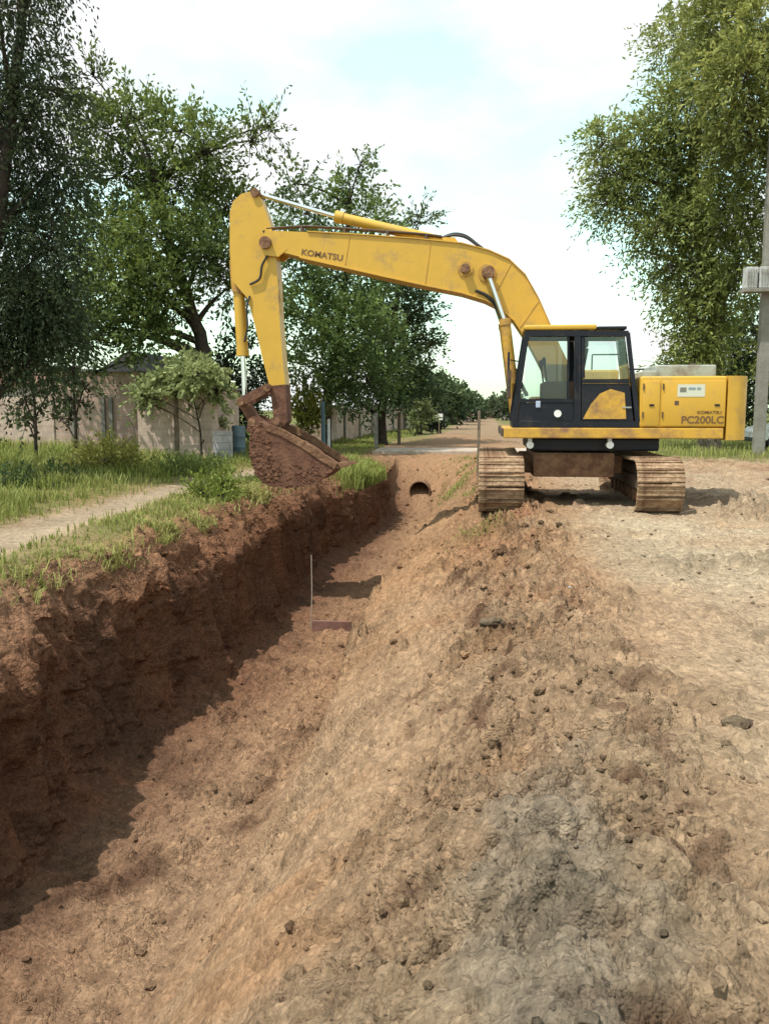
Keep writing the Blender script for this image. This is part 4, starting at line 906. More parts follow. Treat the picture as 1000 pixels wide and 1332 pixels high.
# revolving frame
yn, yf = 13.03, 15.77
dz0 = P(700, 570, yn)[2]; dz1 = P(700, 556.5, yn)[2]; dx0 = P(655, 560, yn)[0]; dxe = P(950, 560, yn)[0]
bm = BM(); add_box(bm, (P(690, 570, yn)[0], yn + .25, dz0 - .20), (P(862, 570, yn)[0], yf - .3, dz0 - .003)); bm_obj('frame_underside', bm, BLK, ex, .03)
xh0 = P(833, 500, yn)[0]; xh1 = P(946, 500, yn)[0]; xce = P(970, 500, yn)[0]
bm = BM(); add_box(bm, (dx0, yn, dz0), (P(968, 560, yn)[0] - .30, yf, dz1)); bm_obj('deck', bm, YELD, ex, .015)
bm = BM(); add_box(bm, (dx0 - .03, yn + .05, dz0 + .02), (dx0 - .002, yf - .05, dz1 - .02)); bm_obj('deck_edge', bm, DARK, ex)
# hood and panels
zh = P(880, 489, yn)[2]
bm = BM(); add_box(bm, (xh0, yn + .02, dz1 + .004), (xh1, yf - .02, zh)); bm_obj('engine_hood', bm, YEL, ex, .045, 3, smooth=True)
for (a, b_) in ((835, 859.4), (860.6, 945)):
    xa_, xb_ = P(a, 500, yn)[0], P(b_, 500, yn)[0]
    bm = BM(); add_box(bm, (xa_ + .01, yn, dz1 + .03), (xb_ - .01, yn + .03, zh - .07)); d = bm_obj('side_door', bm, YEL, ex, .012, 2, smooth=True)
    bm = BM(); add_box(bm, (xb_ - .16, yn - .012, (dz1 + zh) / 2 - .06), (xb_ - .09, yn - .0005, (dz1 + zh) / 2 - .03)); bm_obj('latch', bm, BLK, d, .003)
    for zz_ in (dz1 + .15, zh - .2):
        bm = BM(); add_cyl(bm, (xa_ + .02, yn - .008, zz_), (xa_ + .02, yn - .008, zz_ + .09), .011, n=8); bm_obj('hinge', bm, DARK, d)
    for k in range(0):
        bm = BM(); x_ = xa_ + .10 + k * .0; z_ = dz1 + .12 + k * .035
        add_box(bm, (xa_ + .12, yn - .006, z_), (xa_ + .42, yn - .0005, z_ + .014)); bm_obj('louvre', bm, YELD, d)
# counterweight, rounded towards the rear
bm = BM(); zc0, zc1 = dz0 - .02, zh - .0
outl = []
ycm = (yn + yf) / 2; hw = (yf - yn) / 2
outl = [(xh1 + .012, yn + .01)] + [(xce - .24 + .34 * math.sin(t) ** .8, ycm - hw + .01 + (1 - math.cos(t)) * .35) for t in np.linspace(.25, math.pi / 2, 8)] + [(xce - .24 + .34 * math.sin(t) ** .8, ycm + hw - .01 - (1 - math.cos(t)) * .55) for t in np.linspace(math.pi / 2, .25, 8)] + [(xh1 + .012, yf - .01)]
va = [bm.verts.new((x, y_, zc0)) for x, y_ in outl]; vb_ = [bm.verts.new((x, y_, zc1)) for x, y_ in outl]
bm.faces.new(va[::-1]); bm.faces.new(vb_)
for k in range(len(outl)): bm.faces.new((va[k], va[(k + 1) % len(outl)], vb_[(k + 1) % len(outl)], vb_[k]))
bm_obj('counterweight', bm, YEL, ex, .05, 3, smooth=True)
# box on the hood, exhaust
q0 = P(850, 475, 14.6); q1 = P(929, 487, 14.6)
bm = BM(); add_box(bm, (q0[0], 14.5, zh + .003), (q1[0], 15.5, q0[2])); bm_obj('engine_cover', bm, GREYP, ex, .04, 3, smooth=True)
bm = BM(); add_box(bm, (P(836, 480, 14.4)[0], 14.3, zh + .002), (q0[0] - .003, 15.45, q0[2] - .1)); bm_obj('air_intake_cover', bm, GREYP, ex, .03)
bm = BM(); xx_ = q1[0] - .2; add_tube(bm, [(xx_, 15.2, q0[2] - .02), (xx_, 15.2, q0[2] + .06)], .05, 12); bm_obj('exhaust_pipe', bm, DARK, ex)
bm = BM()
rail = [(xh0 + .15, yf - .12, zh - .01), (xh0 + .15, yf - .12, zh + .22), (xh0 + .95, yf - .12, zh + .22), (xh0 + .95, yf - .12, zh - .01)]
for p0_, p1_ in zip(rail[:-1], rail[1:]): add_cyl(bm, p0_, p1_, .015, n=8)
bm_obj('handrail', bm, BLK, ex)
# tank and toolbox on the far side of the deck
bm = BM(); add_box(bm, (P(745, 520, 15.1)[0], 14.95, dz1 + .004), (xh0 - .02, yf - .03, dz1 + .95)); bm_obj('fuel_tank', bm, YEL, ex, .04)
bm = BM(); add_box(bm, (P(690, 520, 15.1)[0], 15.1, dz1 + .004), (P(743, 520, 15.1)[0], yf - .06, dz1 + .5)); bm_obj('toolbox', bm, YEL, ex, .03)
bm = BM()
for px in (800, 833):
    pass
rl = [(P(770, 480, 15.6)[0], 15.68, dz1 + .95), (P(770, 480, 15.6)[0], 15.68, dz1 + 1.25), (P(815, 480, 15.6)[0], 15.68, dz1 + 1.25), (P(815, 480, 15.6)[0], 15.68, dz1 + .95)]
for p0_, p1_ in zip(rl[:-1], rl[1:]): add_cyl(bm, p0_, p1_, .014, n=8)
bm_obj('handrail', bm, BLK, ex)

# ---- cab
cn0, cf0 = 13.06, 14.06
def XZ(px, py, Y=cn0): q = P(px, py, Y); return (q[0], q[2])
cab = bm_obj('cab', (lambda b_: (add_prism(b_, [XZ(666, 555.5), XZ(831, 555.5), XZ(831, 548), XZ(666, 548)], cn0, cf0), b_)[1])(BM()), BLK, ex, .006)
def bar(poly, ya, yb, name, m=BLK, bev=.012, parent=cab):
    b_ = BM(); add_prism(b_, [XZ(*p_) for p_ in poly], ya, yb); return bm_obj(name, b_, m, parent, bev, 2)
T = .07
FRM = {'front_pillar': [(664, 548), (671.5, 548), (688, 436), (683, 430)], 'rear_pillar': [(826, 548), (832, 548), (819, 432), (814.5, 436)], 'middle_pillar': [(746, 548), (755, 548), (755, 437.5), (747, 437.5)]}
for nm, pl in FRM.items():
    bar(pl, cn0, cn0 + T, nm); bar(pl, cf0 - T, cf0, nm)
for ya, yb in ((cn0, cn0 + T), (cf0 - T, cf0)):
    bar([(684, 437), (819, 437), (817, 430), (685, 430)], ya + .001, yb - .001, 'roof_rail')
XF = XZ(684, 432)[0]; XRr = XZ(817, 432)[0]
bm = BM(); add_box(bm, (XF, cn0 + T + .002, XZ(684, 436)[1]), (XF + .08, cf0 - T - .002, XZ(684, 430)[1])); bm_obj('roof_rail', bm, BLK, cab)
bm = BM(); add_box(bm, (XRr - .08, cn0 + T + .002, XZ(817, 436)[1]), (XRr, cf0 - T - .002, XZ(817, 430)[1])); bm_obj('roof_rail', bm, BLK, cab)
rz0, rz1 = XZ(700, 429.5)[1], XZ(700, 422.5)[1]
bm = BM(); add_box(bm, (XF - .03, cn0 - .01, rz0 + .003), (XZ(776, 430)[0], cf0 + .01, rz1)); bm_obj('roof', bm, YEL, cab, .035, 3, smooth=True)
bm = BM(); add_box(bm, (XZ(776.5, 430)[0], cn0 + .02, rz0 + .002), (XRr - .02, cf0 - .02, rz0 + .05)); bm_obj('roof_hatch', bm, BLK, cab, .015)
# lower side panels: dark steel, with a yellow patch inset at the rear
bar([(756, 547.5), (823.5, 547.5), (818.5, 499), (756, 499)], cn0 + .015, cn0 + .05, 'side_panel', BLK, .004)
bar([(758, 545), (814, 545), (812, 511), (794, 506), (780, 512), (768, 526)], cn0 + .004, cn0 + .0145, 'yellow_panel', YELD, .002)
bar([(672.5, 547.5), (745.5, 547.5), (745.5, 524), (675.5, 524)], cn0 + .015, cn0 + .05, 'door_panel', BLK, .004)
bar([(756, 498.5), (818.5, 498.5), (817.8, 493), (756, 493)], cn0 + .005, cn0 + .06, 'window_sill', BLK, .004)
bar([(675.8, 523.5), (745.5, 523.5), (745.5, 519), (676.4, 519)], cn0 + .005, cn0 + .06, 'window_sill', BLK, .004)
bar([(756, 547.5), (823.5, 547.5), (818.5, 505), (756, 505)], cf0 - .05, cf0 - .015, 'side_panel', BLK, .004)
for pts_ in ([(737.5, 518), (740, 518), (740, 438), (737.5, 438)], [(756, 492), (760.5, 492), (760.5, 438), (756, 438)]):
    bar(pts_, cn0 + .012, cn0 + .05, 'window_frame', BLK, .003)
# glass
bar([(677, 518.5), (737, 518.5), (737, 438), (688.5, 438)], cn0 + .030, cn0 + .036, 'window_pane', GLASS, 0)
bar([(761, 492.5), (817, 492.5), (812, 438), (761, 438)], cn0 + .030, cn0 + .036, 'window_pane', GLASS, 0)
bar([(681.5, 547), (745, 547), (745, 438), (690.5, 438)], cf0 - .036, cf0 - .030, 'window_pane', GLASS, 0)
bar([(761, 504.5), (817, 504.5), (812, 438), (756, 438)], cf0 - .036, cf0 - .030, 'window_pane', GLASS, 0)
b_ = BM(); q0 = XZ(667, 547.5); q1 = XZ(685, 437); add_prism(b_, [(q0[0] + .03, q0[1]), (q0[0] + .036, q0[1]), (q1[0] + .036, q1[1]), (q1[0] + .03, q1[1])], cn0 + T + .002, cf0 - T - .002); bm_obj('windscreen', b_, GLASS, cab)
b_ = BM(); q0 = XZ(830, 547.5); q1 = XZ(816, 437); add_prism(b_, [(q0[0] - .036, q0[1]), (q0[0] - .03, q0[1]), (q1[0] - .03, q1[1]), (q1[0] - .036, q1[1])], cn0 + T + .002, cf0 - T - .002); bm_obj('rear_window', b_, GLASS, cab)
# inside: seat, console, levers
SEAT = mat('seat_fabric', (.02, .02, .024), .9)
sx0 = XZ(738, 500)[0]; zf = XZ(700, 548)[1]
st = (lambda b_: (add_box(b_, (sx0 - .36, 13.35, zf + .35), (sx0 + .16, 13.83, zf + .48)), b_)[1])(BM()); st = bm_obj('seat', st, SEAT, cab, .04, 3, smooth=True)
b_ = BM(); add_prism(b_, [(sx0 + .10, zf + .482), (sx0 + .23, zf + .482), (sx0 + .33, zf + 1.1), (sx0 + .22, zf + 1.12)], 13.36, 13.82); bm_obj('backrest', b_, SEAT, st, .035, 3, smooth=True)
b_ = BM(); add_box(b_, (sx0 + .23, 13.46, zf + 1.125), (sx0 + .34, 13.72, zf + 1.33)); bm_obj('headrest', b_, SEAT, st, .035, 3, smooth=True)
for yy in (13.22, 13.92):
    b_ = BM(); add_box(b_, (sx0 - .35, yy - .07, zf + .2), (sx0 + .15, yy + .07, zf + .60)); bm_obj('console', b_, DARK, cab, .03)
    b_ = BM(); add_cyl(b_, (sx0 - .3, yy, zf + .605), (sx0 - .34, yy, zf + .85), .014, n=8); add_cyl(b_, (sx0 - .34, yy, zf + .85), (sx0 - .35, yy, zf + .96), .028, n=10); bm_obj('joystick', b_, RUBBER, cab)
b_ = BM()
for yy in (13.45, 13.65): add_cyl(b_, (sx0 - .75, yy, zf + .002), (sx0 - .68, yy, zf + .75), .013, n=8)
bm_obj('travel_lever', b_, BLK, cab)
b_ = BM(); add_box(b_, (sx0 - .88, 13.72, zf + .35), (sx0 - .82, 13.95, zf + .8)); bm_obj('monitor', b_, DARK, cab, .01)
b_ = BM(); q = XZ(725, 538); add_cyl(b_, (q[0], cn0 + .014, q[1]), (q[0], cn0 - .012, q[1]), .055, n=18); bm_obj('round_reflector', b_, WHITE, cab)
b_ = BM(); q = XZ(700, 526); add_box(b_, (q[0] - .04, cn0 - .005, q[1] - .05), (q[0] + .03, cn0 + .0145, q[1] + .05)); bm_obj('door_handle', b_, mat('pale_blue_plastic', (.35, .42, .55), .4), cab, .01)
b_ = BM(); q = XZ(818, 530); add_box(b_, (q[0] - .10, cn0 - .004, q[1] - .01), (q[0] + .03, cn0 + .0035, q[1] + .012)); bm_obj('nameplate', b_, GREYP, cab)
b_ = BM(); q = XZ(735, 500); add_tube(b_, [(XZ(747, 500)[0], cn0 - .03, XZ(747, 500)[1]), (XZ(747, 460)[0], cn0 - .03, XZ(747, 460)[1])], .012, 8); bm_obj('grab_handle', b_, BLK, cab)
b_ = BM(); q = XZ(672, 470); add_tube(b_, [(q[0] + .02, cn0 - .002, q[1]), (q[0] - .10, cn0 - .03, q[1] + .02)], .01, 6); add_box(b_, (q[0] - .14, cn0 - .12, q[1] - .13), (q[0] - .11, cn0 + .03, q[1] + .13)); bm_obj('mirror', b_, BLK, ex, 0)
# work lamps / bright bits under the deck
for px in (688, 790):
    q = P(px, 578, 13.35); b_ = BM(); add_cyl(b_, (q[0], 13.10, q[2]), (q[0], 13.22, q[2]), .055, n=16); add_box(b_, (q[0] - .03, 13.16, q[2] + .05), (q[0] + .03, 13.2, dz0 - .001)); bm_obj('work_lamp', b_, WHITE, ex)

# ---- boom
by0, by1 = 14.22, 14.70
top = [(347, 303), (358, 300), (400, 302), (470, 306), (540, 311), (600, 317), (635, 326), (662, 338), (683, 358), (700, 388), (716, 424), (738, 470), (760, 515)]
bot = [(742, 528), (722, 515), (700, 470), (684, 440), (668, 416), (650, 399), (630, 389), (600, 380), (560, 372), (500, 359), (430, 343), (390, 334), (352, 324), (343, 314)]
tz = [tuple(P(x, y_, by0)[[0, 2]]) for x, y_ in top + bot]
bm = BM(); add_prism(bm, tz, by0, by1); boom = bm_obj('boom', bm, YEL, ex, .018, 2)
bm = BM(); add_prism(bm, [tuple(P(x, y_ - 1.6, by0)[[0, 2]]) for x, y_ in top[2:-2]] + [tuple(P(x, y_ - .2, by0)[[0, 2]]) for x, y_ in top[2:-2]][::-1], by0 - .025, by1 + .025); bm_obj('top_flange', bm, YEL, boom)
bm = BM(); add_prism(bm, [tuple(P(x, y_ + 1.6, by0)[[0, 2]]) for x, y_ in bot[3:-2]] + [tuple(P(x, y_ + .2, by0)[[0, 2]]) for x, y_ in bot[3:-2]][::-1], by0 - .025, by1 + .025); bm_obj('bottom_flange', bm, YEL, boom)
for px, py, r_ in ((605, 350, .075), (633, 355, .085)):
    q = P(px, py, by0); bm = BM(); add_cyl(bm, (q[0], by0 - .10, q[2]), (q[0], by1 + .10, q[2]), r_, n=22); bm_obj('pin', bm, MUD, boom, smooth=True)
    bm = BM(); add_cyl(bm, (q[0], by0 - .02, q[2]), (q[0], by0 - .001, q[2]), r_ * 1.7, n=24); bm_obj('pin_boss', bm, YELD, boom, smooth=True)
for (xa1, ya1, xb1, yb1) in ((455, 307, 449, 344), (560, 315, 553, 369), (664, 343, 640, 391), (700, 392, 676, 426)):
    a, b_ = P(xa1, ya1, by0), P(xb1, yb1, by0); bm = BM(); add_tube(bm, [(a[0], by0 - .001, a[2]), (b_[0], by0 - .001, b_[2])], .008, 6); bm_obj('weld_seam', bm, YELD, boom, smooth=True)
# boom lift cylinders either side
for sy in (by0 - .13, by1 + .13):
    a = P(635, 356, 14.22); b1 = P(657, 424, 14.22); b2 = P(672, 548, 14.22)
    A_, B_, D_ = (Vector((v[0], sy, v[2])) for v in (a, b1, b2))
    bm = BM(); add_cyl(bm, A_ + Vector((0, 0, -.05)), B_, .042, n=16); rod_ = bm_obj('lift_cylinder_rod', bm, CHROME, boom, smooth=True)
    bm = BM(); add_cyl(bm, B_, D_, .085, n=20); add_cyl(bm, B_, B_ + (B_ - D_).normalized() * .10, .095, n=20); bm_obj('lift_cylinder', bm, YELD, boom, smooth=True)
    bm = BM(); add_cyl(bm, A_ + Vector((0, -.06, 0)), A_ + Vector((0, .06, 0)), .10, n=20); bm_obj('cylinder_eye', bm, MUD, boom, smooth=True)
# arm (stick) cylinder on top of the boom
aY = (by0 + by1) / 2
a = P(331, 251, aY); b1 = P(436, 281.5, aY); b2 = P(584, 316, aY)
bm = BM(); add_cyl(bm, a, b1, .038, n=16); bm_obj('arm_cylinder_rod', bm, CHROME, boom, smooth=True)
v1, v2 = Vector(b1), Vector(b2); dd_ = (v2 - v1).normalized()
bm = BM(); add_cyl(bm, v1, v2, .085, n=22); add_cyl(bm, v1, v1 + dd_ * .14, .10, n=22); add_cyl(bm, v2 - dd_ * .08, v2, .095, n=22); bm_obj('arm_cylinder', bm, YEL, boom, smooth=True)
bm = BM(); q = P(586, 319, aY); add_prism(bm, [(q[0] - .20, q[2] - .12), (q[0] + .22, q[2] - .12), (q[0] + .07, q[2] + .1), (q[0] - .07, q[2] + .1)], aY - .14, aY - .10); add_prism(bm, [(q[0] - .20, q[2] - .12), (q[0] + .22, q[2] - .12), (q[0] + .07, q[2] + .1), (q[0] - .07, q[2] + .1)], aY + .10, aY + .14); bm_obj('cylinder_bracket', bm, YEL, boom)
for k, oy in enumerate((-.05, .03)):
    pts_ = [P(575, 309, aY + oy), P(590, 306 - k * 2, aY + oy), P(606, 309 - k * 2, aY + oy), P(622, 320 - k, aY + oy), P(640, 332, aY + oy), P(656, 336, aY + oy)]
    bm = BM(); add_tube(bm, smooth_pts(pts_, 5), .022, 8); bm_obj('hydraulic_hose', bm, RUBBER, boom, smooth=True)
for k in range(3):
    pts_ = [P(x, y_ - 3.0, aY) + np.array([0, -.17 + k * .045, 0]) for x, y_ in ((350, 303), (400, 300), (470, 304), (540, 309), (575, 313))]
    bm = BM(); add_tube(bm, smooth_pts(pts_, 4), .016, 6); bm_obj('hydraulic_pipe', bm, DARK, boom, smooth=True)
# hoses down the inside of the bend
for k in range(2):
    pts_ = [P(x + k * 2, y_, by0 - .03) for x, y_ in ((618, 378), (634, 386), (646, 402), (654, 425), (660, 452), (668, 480), (684, 515))]
    bm = BM(); add_tube(bm, smooth_pts(pts_, 5), .02, 8); bm_obj('hydraulic_hose', bm, RUBBER, boom, smooth=True)
for px in (395, 450, 505, 555):
    q = P(px, 300 + (px - 395) * .06, aY); bm = BM(); add_box(bm, (q[0] - .02, aY - .20, q[2] - .1), (q[0] + .02, aY - .02, q[2] + .035)); bm_obj('pipe_clamp', bm, DARK, boom)
# lettering
def text(s, size, loc, parent, m, rot=0.0, name='lettering', extr=.002, sx=1.0):
    cu = bpy.data.curves.new('txt', 'FONT'); cu.body = s; cu.size = size; cu.extrude = extr; cu.align_x = 'CENTER'; cu.align_y = 'CENTER'; cu.offset = size * .02
    to = bpy.data.objects.new('txt', cu); COL.objects.link(to)
    dg = bpy.context.evaluated_depsgraph_get(); me = bpy.data.meshes.new_from_object(to.evaluated_get(dg)); bpy.data.objects.remove(to)
    me.transform(Matrix.Diagonal((sx, 1, 1, 1)))
    M = Matrix.Translation(Vector(loc) - world_origin(parent)) @ Matrix.Rotation(rot, 4, 'Y') @ Matrix.Rotation(math.pi / 2, 4, 'X'); me.transform(M)
    return link(name, me, m, parent)
q0 = P(396, 328.5, by0); q1 = P(442, 335.5, by0); ang = math.atan2(q0[2] - q1[2], q1[0] - q0[0])
text('KOMATSU', .135, ((q0[0] + q1[0]) / 2, by0 - .003, (q0[2] + q1[2]) / 2), boom, DECAL, ang, sx=1.12)
q = P(913, 546.5, yn); text('PC200LC', .15, (q[0], yn - .003, q[2]), ex, DECAL, 0, sx=1.05)
q = P(922, 536.5, yn); text('KOMATSU', .062, (q[0], yn - .003, q[2]), ex, DECAL, 0, sx=1.2)
q0, q1 = P(881, 500, yn), P(916, 516, yn)
bm = BM(); add_box(bm, (q0[0], yn - .004, q1[2]), (q1[0], yn - .0008, q0[2])); stk = bm_obj('sticker', bm, mat('pale_sticker', (.55, .56, .46), .6), ex)
for (a, b_, c_, d_, col_) in ((884, 504, 892, 510, (.16, .16, .13)), (895, 504, 904, 507, (.2, .26, .3)), (906, 504, 911, 507, (.2, .26, .3))):
    u0, u1 = P(a, b_, yn), P(c_, d_, yn); bm = BM(); add_box(bm, (u0[0], yn - .0065, u1[2]), (u1[0], yn - .0045, u0[2])); bm_obj('printed_mark', bm, mat('print_%d' % int(col_[0] * 100), col_, .6), stk)
u0 = P(879.5, 524, yn); bm = BM(); add_box(bm, (u0[0] - .03, yn - .005, u0[2] - .03), (u0[0] + .03, yn - .0008, u0[2] + .03)); bm_obj('keyhole_cover', bm, DARK, ex, .004)

# ---- arm
ay0, ay1 = 14.28, 14.62
armp = [(299, 276), (303, 262), (314, 252), (330, 248), (338, 256), (346, 276), (354, 300), (358, 322), (361, 360), (364, 420), (368, 470), (371, 500), (372, 515), (358, 518), (350, 500), (342, 468), (332, 425), (322, 388), (303, 366), (299, 330)]
bm = BM(); add_prism(bm, [tuple(P(x, y_, ay0)[[0, 2]]) for x, y_ in armp], ay0, ay1); arm = bm_obj('arm', bm, YEL, ex, .018, 2)
q = P(347, 317, ay0); bm = BM(); add_cyl(bm, (q[0], by0 - .07, q[2]), (q[0], by1 + .07, q[2]), .10, n=24); bm_obj('pin', bm, MUD, arm, smooth=True)
q = P(332, 251, ay0); bm = BM(); add_cyl(bm, (q[0], ay0 - .05, q[2]), (q[0], ay1 + .05, q[2]), .07, n=20); bm_obj('pin', bm, MUD, arm, smooth=True)
# boom fork plates around the arm pivot
bpl = [(345, 300), (362, 302), (374, 324), (362, 334), (345, 332), (338, 318)]
for ya, yb in ((by0 - .004, ay0 - .02), (ay1 + .02, by1 + .004)):
    bm = BM(); add_prism(bm, [tuple(P(x, y_, by0)[[0, 2]]) for x, y_ in bpl], ya, yb); bm_obj('fork_plate', bm, YEL, boom, .008)
pts_ = [P(343, 300, ay0 - .03), P(352, 322, ay0 - .04), P(341, 345, ay0 - .05), P(338, 362, ay0 - .04), P(325, 370, ay0 - .03)]
bm = BM(); add_tube(bm, smooth_pts(pts_, 5), .02, 8); bm_obj('hydraulic_hose', bm, RUBBER, arm, smooth=True)
# bucket cylinder
my = (ay0 + ay1) / 2
a = P(308, 300, my); b1 = P(316, 463, my); b2 = P(318.5, 521, my)
bm = BM(); add_cyl(bm, P(310, 366, my), b1, .098, n=22); add_cyl(bm, Vector(b1) + Vector((0, 0, .10)), b1, .11, n=22); bm_obj('bucket_cylinder', bm, YEL, arm, smooth=True)
bm = BM(); add_cyl(bm, b1, b2, .042, n=16); bm_obj('bucket_cylinder_rod', bm, CHROME, arm, smooth=True)
bm = BM(); add_prism(bm, [tuple(P(x, y_, my)[[0, 2]]) for x, y_ in ((301, 340), (318, 340), (322, 384), (304, 380))], ay0 + .05, ay1 - .05); bm_obj('cylinder_bracket', bm, YELD, arm)
bm = BM(); add_tube(bm, smooth_pts([P(325, 385, ay0 - .02), P(321, 402, ay0 - .05), P(322, 425, ay0 - .05), P(318, 445, ay0 - .02)], 5), .017, 8); bm_obj('hydraulic_hose', bm, RUBBER, arm, smooth=True)
# linkage
pin_arm = P(352, 505, my); pin_mid = P(318, 523, my); pin_bk = P(333, 549, my); pin_tip = P(364, 548, my)
def linkbar(a, b, w, ya, yb, name, m, parent):
    a = Vector((a[0], 0, a[2])); b = Vector((b[0], 0, b[2])); d = (b - a).normalized(); s = Vector((-d.z, 0, d.x)); pl = []
    for t in np.linspace(math.pi / 2, 3 * math.pi / 2, 6): pl.append(a + (d * math.cos(t) + s * math.sin(t)) * w)
    for t in np.linspace(-math.pi / 2, math.pi / 2, 6): pl.append(b + (d * math.cos(t) + s * math.sin(t)) * w)
    bm = BM(); add_prism(bm, [(p_.x, p_.z) for p_ in pl], ya, yb); return bm_obj(name, bm, m, parent, .006)
for ya, yb in ((ay0 - .07, ay0 - .015), (ay1 + .015, ay1 + .07)): linkbar(pin_arm, pin_mid, .075, ya, yb, 'link_arm', BUCK, arm)
linkbar(pin_mid, pin_bk, .085, ay0 + .04, ay1 - .04, 'bucket_link', BUCK, arm)
q = P(366, 515, ay0)
bm = BM(); add_prism(bm, [tuple(P(x, y_, ay0)[[0, 2]]) for x, y_ in ((351, 502), (371.5, 500), (374, 548), (366, 558), (357, 552))], ay0 - .008, ay1 + .008); bm_obj('arm_tip', bm, BUCK, arm, .01)
for q, r_ in ((pin_arm, .06), (pin_mid, .065), (pin_bk, .065), (pin_tip, .07)):
    bm = BM(); add_cyl(bm, (q[0], ay0 - .10, q[2]), (q[0], ay1 + .10, q[2]), r_, n=18); bm_obj('pin', bm, MUD, arm, smooth=True)
# ---- bucket
ky0, ky1 = 13.88, 15.02
curve = [(349, 556), (338, 548), (329, 556), (325, 575), (326, 592), (330, 608), (337, 622), (348, 631), (368, 634), (395, 633), (418, 624), (438, 608)]
cw = [P(x, y_, ky0) for x, y_ in curve]; cs = smooth_pts([(c_[0], 0, c_[2]) for c_ in cw], 4)
side_in = [(349, 556), (368, 563), (395, 578), (418, 594), (438, 606)]
poly = [(c_.x, c_.z) for c_ in cs] + [tuple(P(x, y_, ky0)[[0, 2]]) for x, y_ in side_in[::-1][1:-1]]
bm = BM(); th = .03; cen = sum(cs, Vector()) / len(cs)
inner = [c_ + (cen - c_).normalized() * th for c_ in cs]
oo = [[bm.verts.new((c_.x, yy, c_.z)) for c_ in cs] for yy in (ky0, ky1)]; ni = [[bm.verts.new((c_.x, yy, c_.z)) for c_ in inner] for yy in (ky0, ky1)]
for k in range(len(cs) - 1):
    bm.faces.new((oo[0][k], oo[1][k], oo[1][k + 1], oo[0][k + 1])); bm.faces.new((ni[0][k], ni[0][k + 1], ni[1][k + 1], ni[1][k]))
for k in (0, len(cs) - 1): bm.faces.new((oo[0][k], oo[1][k], ni[1][k], ni[0][k]) if k == 0 else (oo[0][k], ni[0][k], ni[1][k], oo[1][k]))
bucket = bm_obj('bucket', bm, BUCK, ex, smooth=True)
for ya, yb in ((ky0 - .03, ky0 - .001), (ky1 + .001, ky1 + .03)):
    bm = BM(); add_prism(bm, poly, ya, yb); bm_obj('side_plate', bm, BUCK, bucket)
    si = [P(x, y_, ky0) for x, y_ in side_in]
    bm = BM(); add_prism(bm, [(s_[0] + .02, s_[2] + .055) for s_ in si] + [(s_[0] - .03, s_[2] - .05) for s_ in si][::-1], ya - .02, yb + .02); bm_obj('side_cutter', bm, MUD, bucket, .005)
lp = P(437, 606, ky0); dcur = (cs[-1] - cs[-4]).normalized()
bm = BM(); add_box(bm, (lp[0] - .09, ky0 - .03, lp[2] - .045), (lp[0] + .03, ky1 + .03, lp[2] - .0)); bm_obj('cutting_lip', bm, MUD, bucket, .008)
for k in range(5):
    yy = ky0 + .08 + k * (ky1 - ky0 - .16) / 4
    bm = BM(); p0_ = Vector((lp[0] - .05, yy, lp[2] - .02)); p1_ = p0_ + Vector((.26, 0, .02))
    vs_ = []
    for (pt, w, h) in ((p0_, .05, .045), (p0_ + (p1_ - p0_) * .5, .042, .036), (p1_, .03, .008)):
        vs_.append([bm.verts.new(pt + Vector((0, a * w, b_ * h))) for a, b_ in ((-1, -1), (1, -1), (1, 1), (-1, 1))])
    for a, b_ in zip(vs_[:-1], vs_[1:]):
        for j in range(4): bm.faces.new((a[j], a[(j + 1) % 4], b_[(j + 1) % 4], b_[j]))
    bm.faces.new(vs_[0][::-1]); bm.faces.new(vs_[-1]); bm_obj('tooth', bm, MUD, bucket)
for yy in (ay0 - .08, ay1 + .04):
    bm = BM(); add_prism(bm, [tuple(P(x, y_, my)[[0, 2]]) for x, y_ in ((326, 560), (328, 544), (338, 540), (352, 548), (364, 540), (371, 548), (368, 566), (345, 572))], yy, yy + .04); bm_obj('hinge_ear', bm, BUCK, bucket, .006)
# soil caked on the bucket's side, back and lip
ko = bmesh.new(); bmesh.ops.create_icosphere(ko, subdivisions=1, radius=1); kv = np.array([v.co[:] for v in ko.verts]); kf = np.array([[v.index for v in f.verts] for f in ko.faces]); ko.free()
pv = []
while len(pv) < 420:
    a = rng.random(); kk = int(rng.integers(0, len(cs) - 1)); t = rng.random() ** .45
    if rng.random() < .7:
        c_ = cen * (1 - t) + cs[kk] * t; pv.append((c_.x, ky0 - .032, c_.z, .35))
    else: pv.append((si[int(a * 4)][0] * (1 - t) + si[int(a * 4) + 1][0] * t, ky0 - .03 + rng.random() * .05, si[int(a * 4)][2] * (1 - t) + si[int(a * 4) + 1][2] * t + .03, .9))
pv = np.array(pv); sz_ = (.010 + .028 * rng.random(len(pv)) ** 2.2)[:, None, None] * (1 + .5 * (rng.random((len(pv), len(kv), 1)) - .5))
vv = kv[None] * sz_ * np.stack([np.ones(len(pv)) * 1.3, pv[:, 3], np.ones(len(pv))], -1)[:, None, :] + pv[:, None, :3]
o = np_mesh('caked_soil', vv.reshape(-1, 3), (kf[None] + (np.arange(len(pv)) * len(kv))[:, None, None]).reshape(-1, 3), SOIL, bucket, np.repeat(np.array([[.15, .075, .048]]) * (.6 + .8 * rng.random((len(pv), 1))), len(kv), 0)); o['kind'] = 'stuff'
